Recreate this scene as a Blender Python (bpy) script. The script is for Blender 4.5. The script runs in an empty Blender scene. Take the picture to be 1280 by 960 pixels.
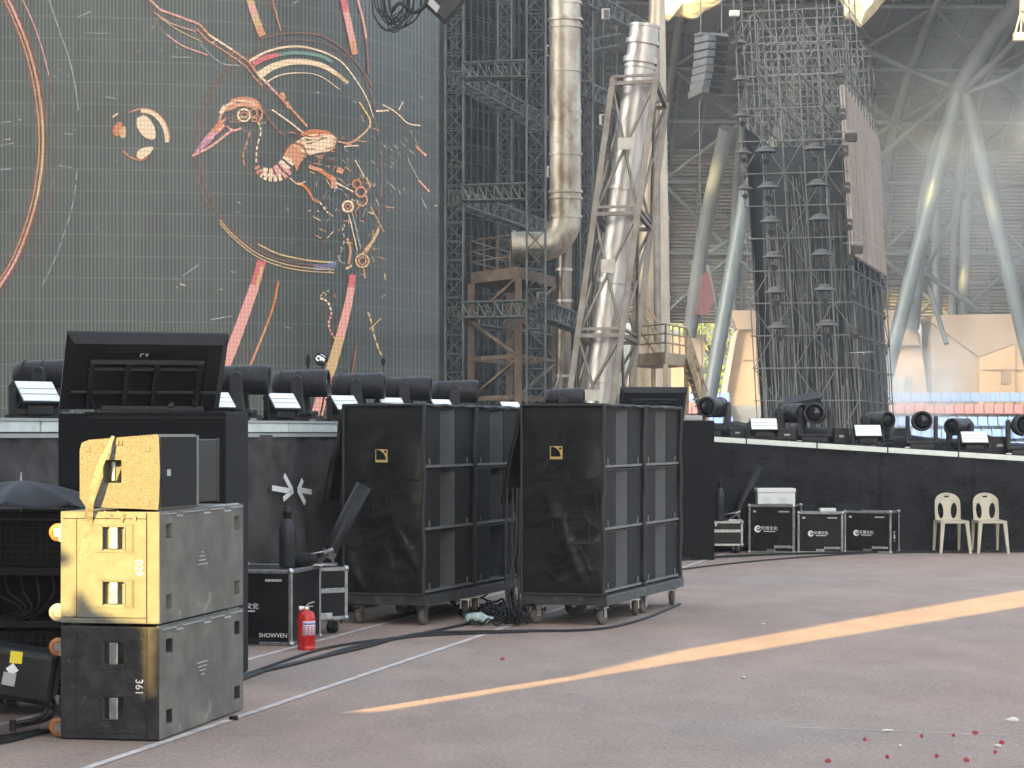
import bpy, math, random
from mathutils import Vector, Matrix, noise

R = math.radians
rnd = random.Random(7)
sc = bpy.context.scene
COL = sc.collection

# ---------------------------------------------------------------- camera, sky, sun, exposure
F, CX, HY, EYE = 3000.0, 640.0, 541.0, 1.61      # focal length in photo pixels, centre column, horizon row, eye height
cd = bpy.data.cameras.new("camera")
cam = bpy.data.objects.new("camera", cd); COL.objects.link(cam)
cam.location = (0, 0, EYE); cam.rotation_euler = (R(90), 0, 0)
cd.sensor_fit = 'HORIZONTAL'; cd.sensor_width = 36.0; cd.lens = 36.0 * F / 1280.0
cd.shift_y = (HY - 480.0) / 1280.0
cd.clip_start = 0.1; cd.clip_end = 2000
sc.camera = cam

EXPO = 2.8
SUN_EL = 20.7
SUN_DIR = Vector((-.55 * math.cos(R(SUN_EL)), -.8352 * math.cos(R(SUN_EL)), math.sin(R(SUN_EL)))).normalized()   # towards the sun
w = bpy.data.worlds.new("World"); sc.world = w; w.use_nodes = True
nt = w.node_tree
bg = nt.nodes["Background"]
sky = nt.nodes.new("ShaderNodeTexSky"); sky.sky_type = 'NISHITA'; sky.sun_disc = False
sky.sun_elevation = R(SUN_EL); sky.sun_rotation = math.atan2(-.55, -.8352) % (2 * math.pi)
sky.air_density = .7; sky.dust_density = 6.0; sky.ozone_density = .3
hs = nt.nodes.new("ShaderNodeHueSaturation"); hs.inputs["Saturation"].default_value = .62; nt.links.new(sky.outputs[0], hs.inputs["Color"])
wb = nt.nodes.new("ShaderNodeMix"); wb.data_type = 'RGBA'; wb.blend_type = 'MULTIPLY'; wb.inputs[0].default_value = 1; wb.inputs[7].default_value = (1.02, 1.01, .95, 1)
nt.links.new(hs.outputs[0], wb.inputs[6]); nt.links.new(wb.outputs[2], bg.inputs[0]); bg.inputs[1].default_value = 0.15
sd = bpy.data.lights.new("sun", 'SUN'); sd.energy = 3.1; sd.angle = R(.35); sd.color = (1, .67, .21)
so = bpy.data.objects.new("sun", sd); COL.objects.link(so)
so.rotation_euler = (-SUN_DIR).to_track_quat('-Z', 'Y').to_euler(); so.location = (-30, -40, 40)
vs = sc.view_settings
vs.view_transform = 'Standard'; vs.look = 'None'; vs.exposure = EXPO; vs.gamma = 1.0; vs.use_curve_mapping = False
sc.render.engine = 'CYCLES'
cy = sc.cycles
cy.use_denoising = True; cy.use_adaptive_sampling = True; cy.adaptive_threshold = .02
cy.max_bounces = 6; cy.diffuse_bounces = 3; cy.glossy_bounces = 3; cy.transmission_bounces = 3; cy.transparent_max_bounces = 8
cy.volume_bounces = 1; cy.caustics_reflective = False; cy.caustics_refractive = False
cy.sample_clamp_indirect = 4

def P(x, y, Y):
    """the point at distance Y that the photograph shows at column x, row y"""
    return Vector(((x - CX) / F * Y, Y, EYE + (HY - y) / F * Y))
def G(x, y, z=0.0):
    """the point of the level z seen at column x, row y"""
    return P(x, y, (EYE - z) * F / (y - HY))
def V(*a): return Vector(a)

# ---------------------------------------------------------------- materials
MATS = {}
def mat(name, color, rough=.6, metal=0.0, var=0.0, scale=6.0, color2=None, bump=0.0, bscale=40.0, detail=5.0, stretch=(1, 1, 1), spec=.5, coords='Object', emit=None, estr=1.0, sheen=0.0, wear=None, wscale=3.0, wpos=.62, bdist=.02):
    if name in MATS: return MATS[name]
    if max(color) < .045 and not metal: spec = min(spec, .22)
    m = bpy.data.materials.new(name); m.use_nodes = True
    n = m.node_tree.nodes; l = m.node_tree.links
    b = n["Principled BSDF"]
    b.inputs["Base Color"].default_value = (*color, 1); b.inputs["Roughness"].default_value = rough
    b.inputs["Metallic"].default_value = metal; b.inputs["Specular IOR Level"].default_value = spec
    if sheen: b.inputs["Sheen Weight"].default_value = sheen
    if emit:
        b.inputs["Emission Color"].default_value = (*emit, 1); b.inputs["Emission Strength"].default_value = estr
    tc = None
    def vec(sc_, st=(1, 1, 1)):
        nonlocal tc
        if tc is None: tc = n.new("ShaderNodeTexCoord")
        mp = n.new("ShaderNodeMapping"); mp.inputs["Scale"].default_value = st
        l.new(tc.outputs[coords], mp.inputs[0])
        t = n.new("ShaderNodeTexNoise"); t.inputs["Scale"].default_value = sc_; t.inputs["Detail"].default_value = detail
        t.inputs["Roughness"].default_value = .62
        l.new(mp.outputs[0], t.inputs["Vector"]); return t
    cur = None
    if var or color2:
        t = vec(scale, stretch)
        rp = n.new("ShaderNodeValToRGB")
        c2 = color2 or tuple(c * (1 - var) for c in color)
        c1 = color if color2 else tuple(min(1, c * (1 + var)) for c in color)
        rp.color_ramp.elements[0].position = .36; rp.color_ramp.elements[1].position = .66
        rp.color_ramp.elements[0].color = (*c2, 1); rp.color_ramp.elements[1].color = (*c1, 1)
        l.new(t.outputs[0], rp.inputs[0]); l.new(rp.outputs[0], b.inputs["Base Color"]); cur = rp.outputs[0]
        mr = n.new("ShaderNodeMapRange"); mr.inputs[3].default_value = max(.05, rough - .12); mr.inputs[4].default_value = min(1, rough + .12)
        l.new(t.outputs[0], mr.inputs[0]); l.new(mr.outputs[0], b.inputs["Roughness"])
    if wear:
        t = vec(wscale)
        rp = n.new("ShaderNodeValToRGB"); rp.color_ramp.elements[0].position = wpos; rp.color_ramp.elements[1].position = wpos + .09
        l.new(t.outputs[0], rp.inputs[0])
        mx = n.new("ShaderNodeMix"); mx.data_type = 'RGBA'
        if cur: l.new(cur, mx.inputs[6])
        else: mx.inputs[6].default_value = (*color, 1)
        mx.inputs[7].default_value = (*wear, 1)
        mu = n.new("ShaderNodeMath"); mu.operation = 'MULTIPLY'; mu.inputs[1].default_value = .7
        l.new(rp.outputs[0], mu.inputs[0]); l.new(mu.outputs[0], mx.inputs[0])
        l.new(mx.outputs[2], b.inputs["Base Color"])
    if bump:
        t = vec(bscale)
        bp = n.new("ShaderNodeBump"); bp.inputs["Strength"].default_value = bump; bp.inputs["Distance"].default_value = bdist
        l.new(t.outputs[0], bp.inputs["Height"]); l.new(bp.outputs[0], b.inputs["Normal"])
    MATS[name] = m
    return m

def emat(name, c, stripes=0.0):
    """a lit LED picture: emission in display colour c, seen at the picture's exposure, with the gaps between LED rows"""
    if name in MATS: return MATS[name]
    m = bpy.data.materials.new(name); m.use_nodes = True
    n = m.node_tree.nodes; l = m.node_tree.links; b = n["Principled BSDF"]
    b.inputs["Base Color"].default_value = (.03, .03, .03, 1)
    b.inputs["Emission Color"].default_value = (*[((v / 255) ** 2.2) for v in c], 1)
    s = 1.3 / 2 ** EXPO
    tc = n.new("ShaderNodeTexCoord"); sp = n.new("ShaderNodeSeparateXYZ"); l.new(tc.outputs['Object'], sp.inputs[0])
    def saw(out, per):
        a = n.new("ShaderNodeMath"); a.operation = 'DIVIDE'; a.inputs[1].default_value = per; l.new(out, a.inputs[0])
        f = n.new("ShaderNodeMath"); f.operation = 'FRACT'; l.new(a.outputs[0], f.inputs[0])
        g = n.new("ShaderNodeMath"); g.operation = 'GREATER_THAN'; g.inputs[1].default_value = .26; l.new(f.outputs[0], g.inputs[0]); return g.outputs[0]
    a, c_ = saw(sp.outputs[2], .1), saw(sp.outputs[0], .0833)
    ad = n.new("ShaderNodeMath"); ad.operation = 'MULTIPLY'; l.new(a, ad.inputs[0]); l.new(c_, ad.inputs[1])
    mr = n.new("ShaderNodeMapRange"); mr.inputs[3].default_value = s * .62; mr.inputs[4].default_value = s
    l.new(ad.outputs[0], mr.inputs[0]); l.new(mr.outputs[0], b.inputs["Emission Strength"])
    MATS[name] = m; return m

M_BLACK = mat("black_powder_coat", (.018, .018, .02), .5, var=.25, scale=9)
M_BLACKP = mat("black_plastic", (.014, .0145, .016), .45, var=.2, scale=12)
M_FIX = mat("fixture_housing", (.026, .027, .030), .45, var=.3, scale=7, bump=.15, bscale=60)
M_RUBBER = mat("black_rubber", (.014, .014, .015), .75)
M_CABLE = mat("cable_rubber", (.02, .021, .022), .6)
M_STEEL = mat("bare_steel", (.42, .43, .44), .38, 1.0, var=.3, scale=10)
M_ALU = mat("aluminium_edging", (.30, .31, .31), .42, .85, var=.25, scale=20)
M_LAM = mat("black_laminate", (.008, .008, .009), .42, var=.3, scale=5)
M_WHITE = mat("white_print", (.72, .74, .74), .6)
M_DIRTYWHITE = mat("worn_white_print", (.5, .5, .47), .7, var=.3, scale=60)
M_CAB = mat("worn_grey_cabinet", (.105, .098, .082), .6, var=.35, scale=5, bump=.25, bscale=120, wear=(.25, .235, .20), wscale=6, wpos=.63)
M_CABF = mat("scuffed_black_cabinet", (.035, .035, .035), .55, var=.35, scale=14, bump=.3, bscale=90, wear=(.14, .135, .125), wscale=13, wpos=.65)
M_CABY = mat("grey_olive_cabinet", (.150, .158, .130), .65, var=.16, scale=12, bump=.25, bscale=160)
M_EDGE = mat("worn_skylit_edge", (.22, .24, .23), .6, var=.3, scale=18)  # worn tone, lightened to carry sky light on the chamfer
M_SPECK = mat("speckled_cabinet_paint", (.20, .195, .155), .7, color2=(.115, .11, .085), scale=130, detail=2, bump=.5, bscale=150)
M_GRILLE = mat("black_grille_cloth", (.012, .0125, .013), .8, var=.2, scale=4, spec=.25)
M_PORT = mat("black_grey_horn", (.058, .060, .060), .6, var=.15, scale=5)
M_COVER = mat("black_nylon_cover", (.013, .013, .013), .42, var=.35, scale=5, bump=.3, bscale=7, bdist=.02, spec=.5)
M_SKIRT = mat("black_stage_cloth", (.0085, .009, .0112), .75, var=.5, scale=2.2, bump=.7, bscale=3.5, bdist=.08)
M_SKIRTG = mat("faded_charcoal_cloth", (.058, .055, .054), .85, var=.4, scale=2.2, bump=.6, bscale=4, bdist=.07, spec=.25)
M_RISER = mat("black_felt_riser", (.0085, .0085, .010), .9, var=.2, scale=40, spec=.3)
M_STRIP = mat("frosted_light_strip", (.60, .66, .63), .45, var=.1, scale=8)
M_PANEL = mat("white_led_panel", (.74, .80, .82), .25, var=.06, scale=30)
M_ORANGE = mat("orange_polyurethane", (.48, .17, .05), .5, var=.2, scale=20)
M_CLEAR = mat("clear_polyurethane", (.42, .40, .36), .3, var=.2, scale=20)
M_CASTER = mat("dusty_rubber_wheel", (.10, .085, .07), .8, var=.3, scale=25)
M_GREYDOLLY = mat("grey_painted_steel", (.055, .06, .06), .5, .3, var=.4, scale=12, wear=(.2, .2, .19), wscale=12, wpos=.62)
M_GOLD = mat("gold_print", (.50, .36, .13), .5, var=.1, scale=30)
M_RED = mat("red_gloss_paint", (.46, .014, .014), .28, var=.2, scale=15)
M_YEL = mat("yellow_sticker", (.75, .62, .04), .5)
M_BEIGE = mat("beige_plastic", (.38, .355, .275), .45, var=.08, scale=8)
M_FOAM = mat("white_foam", (.62, .65, .65), .75, var=.04, scale=60, bump=.2, bscale=150)
M_TAPE = mat("grey_gaffer_tape", (.17, .158, .125), .55, var=.25, scale=25, bump=.3, bscale=60)
M_TAPEW = mat("white_tape", (.72, .74, .74), .6)
M_TRUSS = mat("dark_aluminium_truss", (.085, .098, .098), .5, .4, var=.3, scale=3)
M_LATT = mat("dark_scaffold_lattice", (.040, .047, .047), .6, .3, var=.35, scale=2)
M_SCAF = mat("galvanised_scaffold_pipe", (.13, .14, .145), .5, .6, var=.3, scale=3)
M_DUCT = mat("stained_duct_metal", (.50, .48, .43), .46, .75, color2=(.20, .17, .13), scale=1.6, stretch=(1.2, 1.2, .6), bump=.12, bscale=3, wear=(.17, .135, .10), wscale=2.2, wpos=.58)
M_TUBE = mat("brushed_silver_tube", (.50, .50, .495), .42, .8, color2=(.33, .32, .31), scale=1.6, stretch=(1.5, 1.5, .45), bump=.15, bscale=4)
M_BEAM = mat("weathered_steel_beam", (.235, .225, .205), .5, .5, color2=(.14, .125, .105), scale=2.4)
M_BROWN = mat("brown_rusted_steel", (.155, .115, .085), .65, .2, color2=(.075, .058, .045), scale=3, bump=.2, bscale=12)
M_TAN = mat("tan_painted_steel", (.36, .285, .19), .55, .2, color2=(.22, .175, .125), scale=2.5)
M_CONE = mat("tan_silver_chimney", (.50, .45, .37), .42, .5, color2=(.30, .25, .19), scale=1.2, stretch=(1, 1, .4))
M_ROOF = mat("blue_grey_roof_panel", (.062, .078, .092), .8, var=.3, scale=.25)
M_RIB = mat("grey_painted_roof_steel", (.088, .108, .122), .6, .1, var=.2, scale=.5)
M_TOWER = mat("dark_tower_pipe", (.075, .085, .09), .6, .3, var=.3, scale=2)
M_COLUMN = mat("pale_grey_steel_column", (.062, .088, .102), .5, .1, var=.12, scale=.8)
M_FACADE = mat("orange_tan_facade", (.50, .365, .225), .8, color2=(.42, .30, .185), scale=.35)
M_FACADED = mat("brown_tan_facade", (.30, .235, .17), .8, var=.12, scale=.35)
M_MEMBRANE = mat("cream_roof_membrane", (.52, .49, .33), .7, color2=(.36, .34, .24), scale=.9, bump=.3, bscale=2)
M_SEATB = mat("blue_seat_plastic", (.20, .32, .62), .5, var=.1, scale=4)
M_SEATR = mat("red_seat_plastic", (.40, .17, .16), .5, var=.1, scale=4)
M_CONC = mat("grey_concrete", (.24, .24, .23), .85, var=.2, scale=.6)
M_REDCLOTH = mat("dark_red_banner", (.085, .02, .024), .8, var=.2, scale=2)
M_LEAF = mat("yellow_green_leaves", (.30, .33, .04), .7, var=.4, scale=1.2)
M_BARK = mat("brown_bark", (.10, .07, .05), .9)
M_UMB = mat("black_umbrella_cloth", (.016, .018, .023), .55, var=.15, scale=6)
M_GLASSD = mat("dark_lens_glass", (.01, .012, .015), .08, spec=.8)
M_MIRROR = mat("mirror_disc", (.7, .72, .72), .12, 1.0)
M_GREYP = mat("light_grey_plastic", (.34, .36, .36), .5)
M_BAG = mat("crumpled_clear_plastic", (.36, .45, .45), .25, var=.3, scale=30, bump=.6, bscale=30)
M_REDBIT = mat("red_confetti_paper", (.30, .012, .018), .7)
M_WHITEBIT = mat("white_paper_scrap", (.62, .60, .56), .8)
M_DARKIN = mat("dark_interior_panel", (.010, .011, .012), .9)
M_GAUZE = mat("black_gauze_cloth", (.016, .019, .022), .9, var=.45, scale=1.2)
M_BLUELAB = mat("blue_label_print", (.16, .25, .45), .5)
M_PINKLAB = mat("pale_label_print", (.66, .50, .52), .5)

# ---------------------------------------------------------------- mesh helper
class MB:
    def __init__(s): s.v = []; s.f = []; s.mi = []; s.sm = []
    def add(s, vs, fs, mi=0, smooth=False):
        o = len(s.v); s.v += [Vector(q) for q in vs]
        for f in fs: s.f.append([i + o for i in f]); s.mi.append(mi); s.sm.append(smooth)
        return s
    def obox(s, c, ax, ay, az, mi=0):
        """box with centre c and half-axis vectors"""
        c, ax, ay, az = Vector(c), Vector(ax), Vector(ay), Vector(az)
        vs = [c + i * ax + j * ay + k * az for k in (-1, 1) for j in (-1, 1) for i in (-1, 1)]
        return s.add(vs, [(0, 2, 3, 1), (4, 5, 7, 6), (0, 1, 5, 4), (2, 6, 7, 3), (0, 4, 6, 2), (1, 3, 7, 5)], mi)
    def box(s, a, b, mi=0):
        a, b = Vector(a), Vector(b); c = (a + b) / 2; h = (b - a) / 2
        return s.obox(c, (h.x, 0, 0), (0, h.y, 0), (0, 0, h.z), mi)
    def cyl(s, p, q, r, r2=None, n=10, mi=0, cap=True, smooth=True):
        p, q = Vector(p), Vector(q); r2 = r if r2 is None else r2
        d = (q - p).normalized() if (q - p).length > 1e-9 else V(0, 0, 1)
        u = d.orthogonal().normalized(); w_ = d.cross(u)
        vs = []
        for c, rr in ((p, r), (q, r2)):
            for i in range(n):
                a = 2 * math.pi * (i + .5) / n; vs.append(c + rr * (math.cos(a) * u + math.sin(a) * w_))
        s.add(vs, [(i, (i + 1) % n, n + (i + 1) % n, n + i) for i in range(n)], mi, smooth and n > 5)
        if cap: s.add(vs, [tuple(range(n - 1, -1, -1)), tuple(range(n, 2 * n))], mi)
        return s
    def bar(s, p, q, a, b=None, up=(0, 0, 1), mi=0):
        """square bar from p to q, a wide, b high"""
        p, q = Vector(p), Vector(q); b = a if b is None else b
        d = (q - p).normalized(); x = d.cross(Vector(up))
        if x.length < 1e-4: x = d.cross(V(0, 1, 0))
        x.normalize(); z = x.cross(d)
        return s.obox((p + q) / 2, (q - p) / 2, x * a / 2, z * b / 2, mi)
    def tube(s, pts, r, n=6, mi=0, cap=True, rs=None):
        pts = [Vector(p) for p in pts]; m = len(pts); vs = []; u = None
        for i, p in enumerate(pts):
            d = (pts[min(i + 1, m - 1)] - pts[max(i - 1, 0)]).normalized()
            if u is None: u = d.orthogonal().normalized()
            u = (u - d * u.dot(d)).normalized(); w_ = d.cross(u); rr = rs[i] if rs else r
            for k in range(n):
                a = 2 * math.pi * k / n; vs.append(p + rr * (math.cos(a) * u + math.sin(a) * w_))
        fs = [(i * n + k, i * n + (k + 1) % n, (i + 1) * n + (k + 1) % n, (i + 1) * n + k) for i in range(m - 1) for k in range(n)]
        s.add(vs, fs, mi, True)
        if cap: s.add([vs[k] for k in range(n)] + [vs[(m - 1) * n + k] for k in range(n)], [tuple(range(n - 1, -1, -1)), tuple(range(n, 2 * n))], mi)
        return s
    def lathe(s, prof, o=(0, 0, 0), axis=(0, 0, 1), n=20, mi=0, smooth=True):
        o = Vector(o); d = Vector(axis).normalized(); u = d.orthogonal().normalized(); w_ = d.cross(u); vs = []
        for r, h in prof:
            for k in range(n):
                a = 2 * math.pi * k / n; vs.append(o + d * h + r * (math.cos(a) * u + math.sin(a) * w_))
        m = len(prof)
        s.add(vs, [(i * n + k, i * n + (k + 1) % n, (i + 1) * n + (k + 1) % n, (i + 1) * n + k) for i in range(m - 1) for k in range(n)], mi, smooth)
        return s.add([vs[k] for k in range(n)] + [vs[(m - 1) * n + k] for k in range(n)], [tuple(range(n - 1, -1, -1)), tuple(range(n, 2 * n))], mi)
    def prism(s, poly, d, mi=0):
        """a flat outline (3D points) extruded by the vector d"""
        poly = [Vector(p) for p in poly]; d = Vector(d); n = len(poly)
        return s.add(poly + [p + d for p in poly], [tuple(range(n - 1, -1, -1)), tuple(range(n, 2 * n))] + [(i, (i + 1) % n, n + (i + 1) % n, n + i) for i in range(n)], mi)
    def grid(s, fn, nu, nv, mi=0, smooth=True):
        vs = [fn(i / nu, j / nv) for j in range(nv + 1) for i in range(nu + 1)]
        return s.add(vs, [(j * (nu + 1) + i, j * (nu + 1) + i + 1, (j + 1) * (nu + 1) + i + 1, (j + 1) * (nu + 1) + i) for j in range(nv) for i in range(nu)], mi, smooth)
    def ball(s, c, rx, ry=None, rz=None, nu=14, nv=9, mi=0):
        c = Vector(c); ry = rx if ry is None else ry; rz = rx if rz is None else rz
        return s.grid(lambda a, b: c + V(rx * math.cos(2 * math.pi * a) * math.sin(math.pi * b), ry * math.sin(2 * math.pi * a) * math.sin(math.pi * b), -rz * math.cos(math.pi * b)), nu, nv, mi)
    def build(s, name, m, parent=None, bevel=0, world=True, solid=0, seg=2):
        """links the collected shapes as ONE mesh object; with world=True the points are world coordinates"""
        me = bpy.data.meshes.new(name)
        o_ = Vector((0, 0, 0))
        if parent is not None and world:
            o_ = Vector(ORG.get(parent.name, (0, 0, 0)))
        me.from_pydata([tuple(p - o_) for p in s.v], [], s.f)
        ms = m if isinstance(m, (list, tuple)) else [m]
        for q in ms: me.materials.append(q)
        me.polygons.foreach_set("material_index", s.mi); me.polygons.foreach_set("use_smooth", s.sm)
        me.validate(); me.update()
        ob = bpy.data.objects.new(name, me); COL.objects.link(ob)
        if parent is not None:
            ob.parent = parent
            ORG[ob.name] = o_
        if bevel:
            b = ob.modifiers.new("bevel", 'BEVEL'); b.width = bevel; b.segments = seg; b.limit_method = 'ANGLE'; b.angle_limit = R(40)
        if solid:
            b = ob.modifiers.new("solid", 'SOLIDIFY'); b.thickness = solid; b.offset = 0
        return ob

ORG = {}
def thing(name, label, cat, loc=(0, 0, 0), group=None, rz=0.0):
    o = bpy.data.objects.new(name, None); COL.objects.link(o); o.location = loc; o.rotation_euler = (0, 0, rz)
    o.empty_display_size = .1
    ORG[o.name] = Vector(loc)
    o['label'] = label; o['category'] = cat
    if group: o['group'] = group
    return o
def tag(o, label, cat, group=None):
    o['label'] = label; o['category'] = cat
    if group: o['group'] = group
    return o
def kind(o, k): o['kind'] = k; return o
def copy_tree(o, parent=None):
    c = o.copy(); COL.objects.link(c)
    if parent is not None: c.parent = parent
    for ch in list(o.children): copy_tree(ch, c)
    return c
def place(o, loc, rz, label, scale=None):
    o.location = loc; o.rotation_euler = (0, 0, rz); o['label'] = label
    if scale: o.scale = (scale,) * 3
    return o

def text(s_, size, origin, right, up, m, name="lettering", parent=None, world=True, ext=.002, align='CENTER', flat_to=None):
    """letters standing on a surface: origin = centre of the line, right and up = reading directions"""
    cu = bpy.data.curves.new("lettering", 'FONT'); cu.body = s_; cu.size = size; cu.align_x = align; cu.align_y = 'CENTER'; cu.extrude = ext; cu.resolution_u = 3
    ob = bpy.data.objects.new("lettering", cu); COL.objects.link(ob)
    dg = bpy.context.evaluated_depsgraph_get(); me = bpy.data.meshes.new_from_object(ob.evaluated_get(dg))
    bpy.data.objects.remove(ob); bpy.data.curves.remove(cu)
    me.name = name
    r_, u_ = Vector(right).normalized(), Vector(up).normalized(); n_ = r_.cross(u_)
    o_ = Vector(ORG.get(parent.name, (0, 0, 0))) if (parent is not None and world) else V(0, 0, 0)
    me.transform(Matrix((r_, u_, n_)).transposed().to_4x4())
    me.transform(Matrix.Translation(Vector(origin) - o_))
    me.materials.clear(); me.materials.append(m)
    t = bpy.data.objects.new(name, me); COL.objects.link(t)
    if parent is not None: t.parent = parent
    return t
def strip_mesh(mb, pts, wid, nrm, thick, mi=0):
    """a flat ribbon along 3D points, wid metres wide (a number or one per point), lying against a surface with normal nrm"""
    pts = [Vector(p) for p in pts]; m = len(pts); nrm = Vector(nrm).normalized(); vs = []
    for i, p in enumerate(pts):
        d = (pts[min(i + 1, m - 1)] - pts[max(i - 1, 0)]).normalized(); sd_ = d.cross(nrm).normalized()
        w_ = (wid[i] if isinstance(wid, (list, tuple)) else wid) / 2
        for a, b in ((-1, 0), (1, 0), (1, 1), (-1, 1)): vs.append(p + sd_ * a * w_ + nrm * b * thick)
    fs = []
    for i in range(m - 1):
        for k in range(4): fs.append((i * 4 + k, i * 4 + (k + 1) % 4, (i + 1) * 4 + (k + 1) % 4, (i + 1) * 4 + k))
    fs += [(3, 2, 1, 0), tuple((m - 1) * 4 + k for k in range(4))]
    mb.add(vs, fs, mi)
def smooth_path(pts, k=6):
    """Catmull-Rom through points"""
    pts = [Vector(p) for p in pts]; q = [2 * pts[0] - pts[1]] + pts + [2 * pts[-1] - pts[-2]]; out = []
    for i in range(1, len(q) - 2):
        a, b, c, d = q[i - 1:i + 3]
        for j in range(k):
            t = j / k
            out.append(.5 * ((2 * b) + (c - a) * t + (2 * a - 5 * b + 4 * c - d) * t * t + (3 * b - a - 3 * c + d) * t ** 3))
    out.append(pts[-1]); return out
def box_truss(p, q, wv, hv, bays, r=.024, lr=.012, rings=True):
    """four chords with zigzag lacing between p and q; wv, hv = cross-section vectors"""
    m = MB(); p, q, wv, hv = Vector(p), Vector(q), Vector(wv), Vector(hv)
    cs = [(-.5, -.5), (.5, -.5), (.5, .5), (-.5, .5)]
    at = lambda t, c: p.lerp(q, t) + wv * c[0] + hv * c[1]
    for c in cs: m.cyl(at(0, c), at(1, c), r, n=5)
    for i in range(bays):
        t0, t1 = i / bays, (i + 1) / bays
        for k in range(4):
            a, b = cs[k], cs[(k + 1) % 4]
            m.cyl(at(t0, a), at(t0, b), lr, n=4, cap=False)
            if i % 2 == k % 2: a, b = b, a
            m.cyl(at(t0, a), at(t1, b), lr, n=4, cap=False)
    for k in range(4): m.cyl(at(1, cs[k]), at(1, cs[(k + 1) % 4]), lr, n=4, cap=False)
    return m

# ================================================================= GROUND
def ground_material():
    m = bpy.data.materials.new("worn_running_track"); m.use_nodes = True
    n = m.node_tree.nodes; l = m.node_tree.links; b = n["Principled BSDF"]
    tc = n.new("ShaderNodeTexCoord")
    def nz(scale, detail=4, st=(1, 1, 1)):
        mp = n.new("ShaderNodeMapping"); mp.inputs["Scale"].default_value = st; l.new(tc.outputs["Object"], mp.inputs[0])
        t = n.new("ShaderNodeTexNoise"); t.inputs["Scale"].default_value = scale; t.inputs["Detail"].default_value = detail; t.inputs["Roughness"].default_value = .65
        l.new(mp.outputs[0], t.inputs[0]); return t.outputs[0]
    def ramp(f, a, b_, ca, cb):
        r_ = n.new("ShaderNodeValToRGB"); r_.color_ramp.elements[0].position = a; r_.color_ramp.elements[1].position = b_
        r_.color_ramp.elements[0].color = (*ca, 1); r_.color_ramp.elements[1].color = (*cb, 1); l.new(f, r_.inputs[0]); return r_.outputs[0]
    def mix(f, a, b_, mode='MIX'):
        x = n.new("ShaderNodeMix"); x.data_type = 'RGBA'; x.blend_type = mode
        if isinstance(f, float): x.inputs[0].default_value = f
        else: l.new(f, x.inputs[0])
        l.new(a, x.inputs[6]); l.new(b_, x.inputs[7]); return x.outputs[2]
    big = ramp(nz(.22, 5), .35, .65, (.312, .232, .192), (.278, .233, .206))
    mid = ramp(nz(1.7, 6, (1, .45, 1)), .3, .7, (.80, .80, .81), (1.1, 1.09, 1.08))
    fine = ramp(nz(150, 2), .3, .7, (.64, .64, .65), (1.36, 1.35, 1.33))
    c = mix(1.0, big, mid, 'MULTIPLY'); c = mix(1.0, c, fine, 'MULTIPLY'); c = mix(1.0, c, ramp(nz(38, 3), .32, .68, (.74, .74, .74), (1.24, 1.24, 1.24)), 'MULTIPLY')
    c = mix(1.0, c, ramp(nz(14, 4, (.25, 1.6, 1)), .60, .72, (1, 1, 1), (.70, .69, .68)), 'MULTIPLY')
    st = ramp(nz(5.5, 3, (.35, 1.5, 1)), .66, .74, (0, 0, 0), (1, 1, 1))
    dk = n.new("ShaderNodeRGB"); dk.outputs[0].default_value = (.12, .10, .092, 1)
    sm = n.new("ShaderNodeMath"); sm.operation = 'MULTIPLY'; sm.inputs[1].default_value = .55; l.new(st, sm.inputs[0])
    c = mix(sm.outputs[0], c, dk.outputs[0])
    l.new(c, b.inputs["Base Color"]); b.inputs["Roughness"].default_value = .82; b.inputs["Specular IOR Level"].default_value = .3
    bp = n.new("ShaderNodeBump"); bp.inputs["Strength"].default_value = .5; bp.inputs["Distance"].default_value = .006
    l.new(nz(170, 2), bp.inputs["Height"]); l.new(bp.outputs[0], b.inputs["Normal"])
    return m
g = MB(); g.add([(-260, -120, 0), (260, -120, 0), (260, 260, 0), (-260, 260, 0)], [(0, 1, 2, 3)])
kind(g.build("ground", ground_material()), 'structure')
M_LINE = mat("worn_lane_paint", (.47, .44, .42), .8, var=.25, scale=7, wear=(.27, .22, .20), wscale=9, wpos=.60)
for (a, b) in ((G(110, 960), G(600, 795)), (G(305, 826), G(460, 785))):
    a, b = a.copy(), b.copy(); d = (b - a).normalized(); s_ = V(-d.y, d.x, 0)
    p, q = a - d * 6, b + d * 14
    m = MB(); m.add([p - s_ * .027, p + s_ * .027, q + s_ * .027, q - s_ * .027], [(0, 3, 2, 1)])
    for i, x in enumerate(m.v): x.z = .004
    kind(m.build("lane_line", M_LINE), 'structure')
sa, sb = G(980, 909), G(1290, 921)
m = MB(); strip_mesh(m, [sa + V(0, 0, .001), sb + V(0, 0, .001)], .008, (0, 0, 1), .003); kind(m.build("floor_seam", M_LINE), 'structure')

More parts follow.
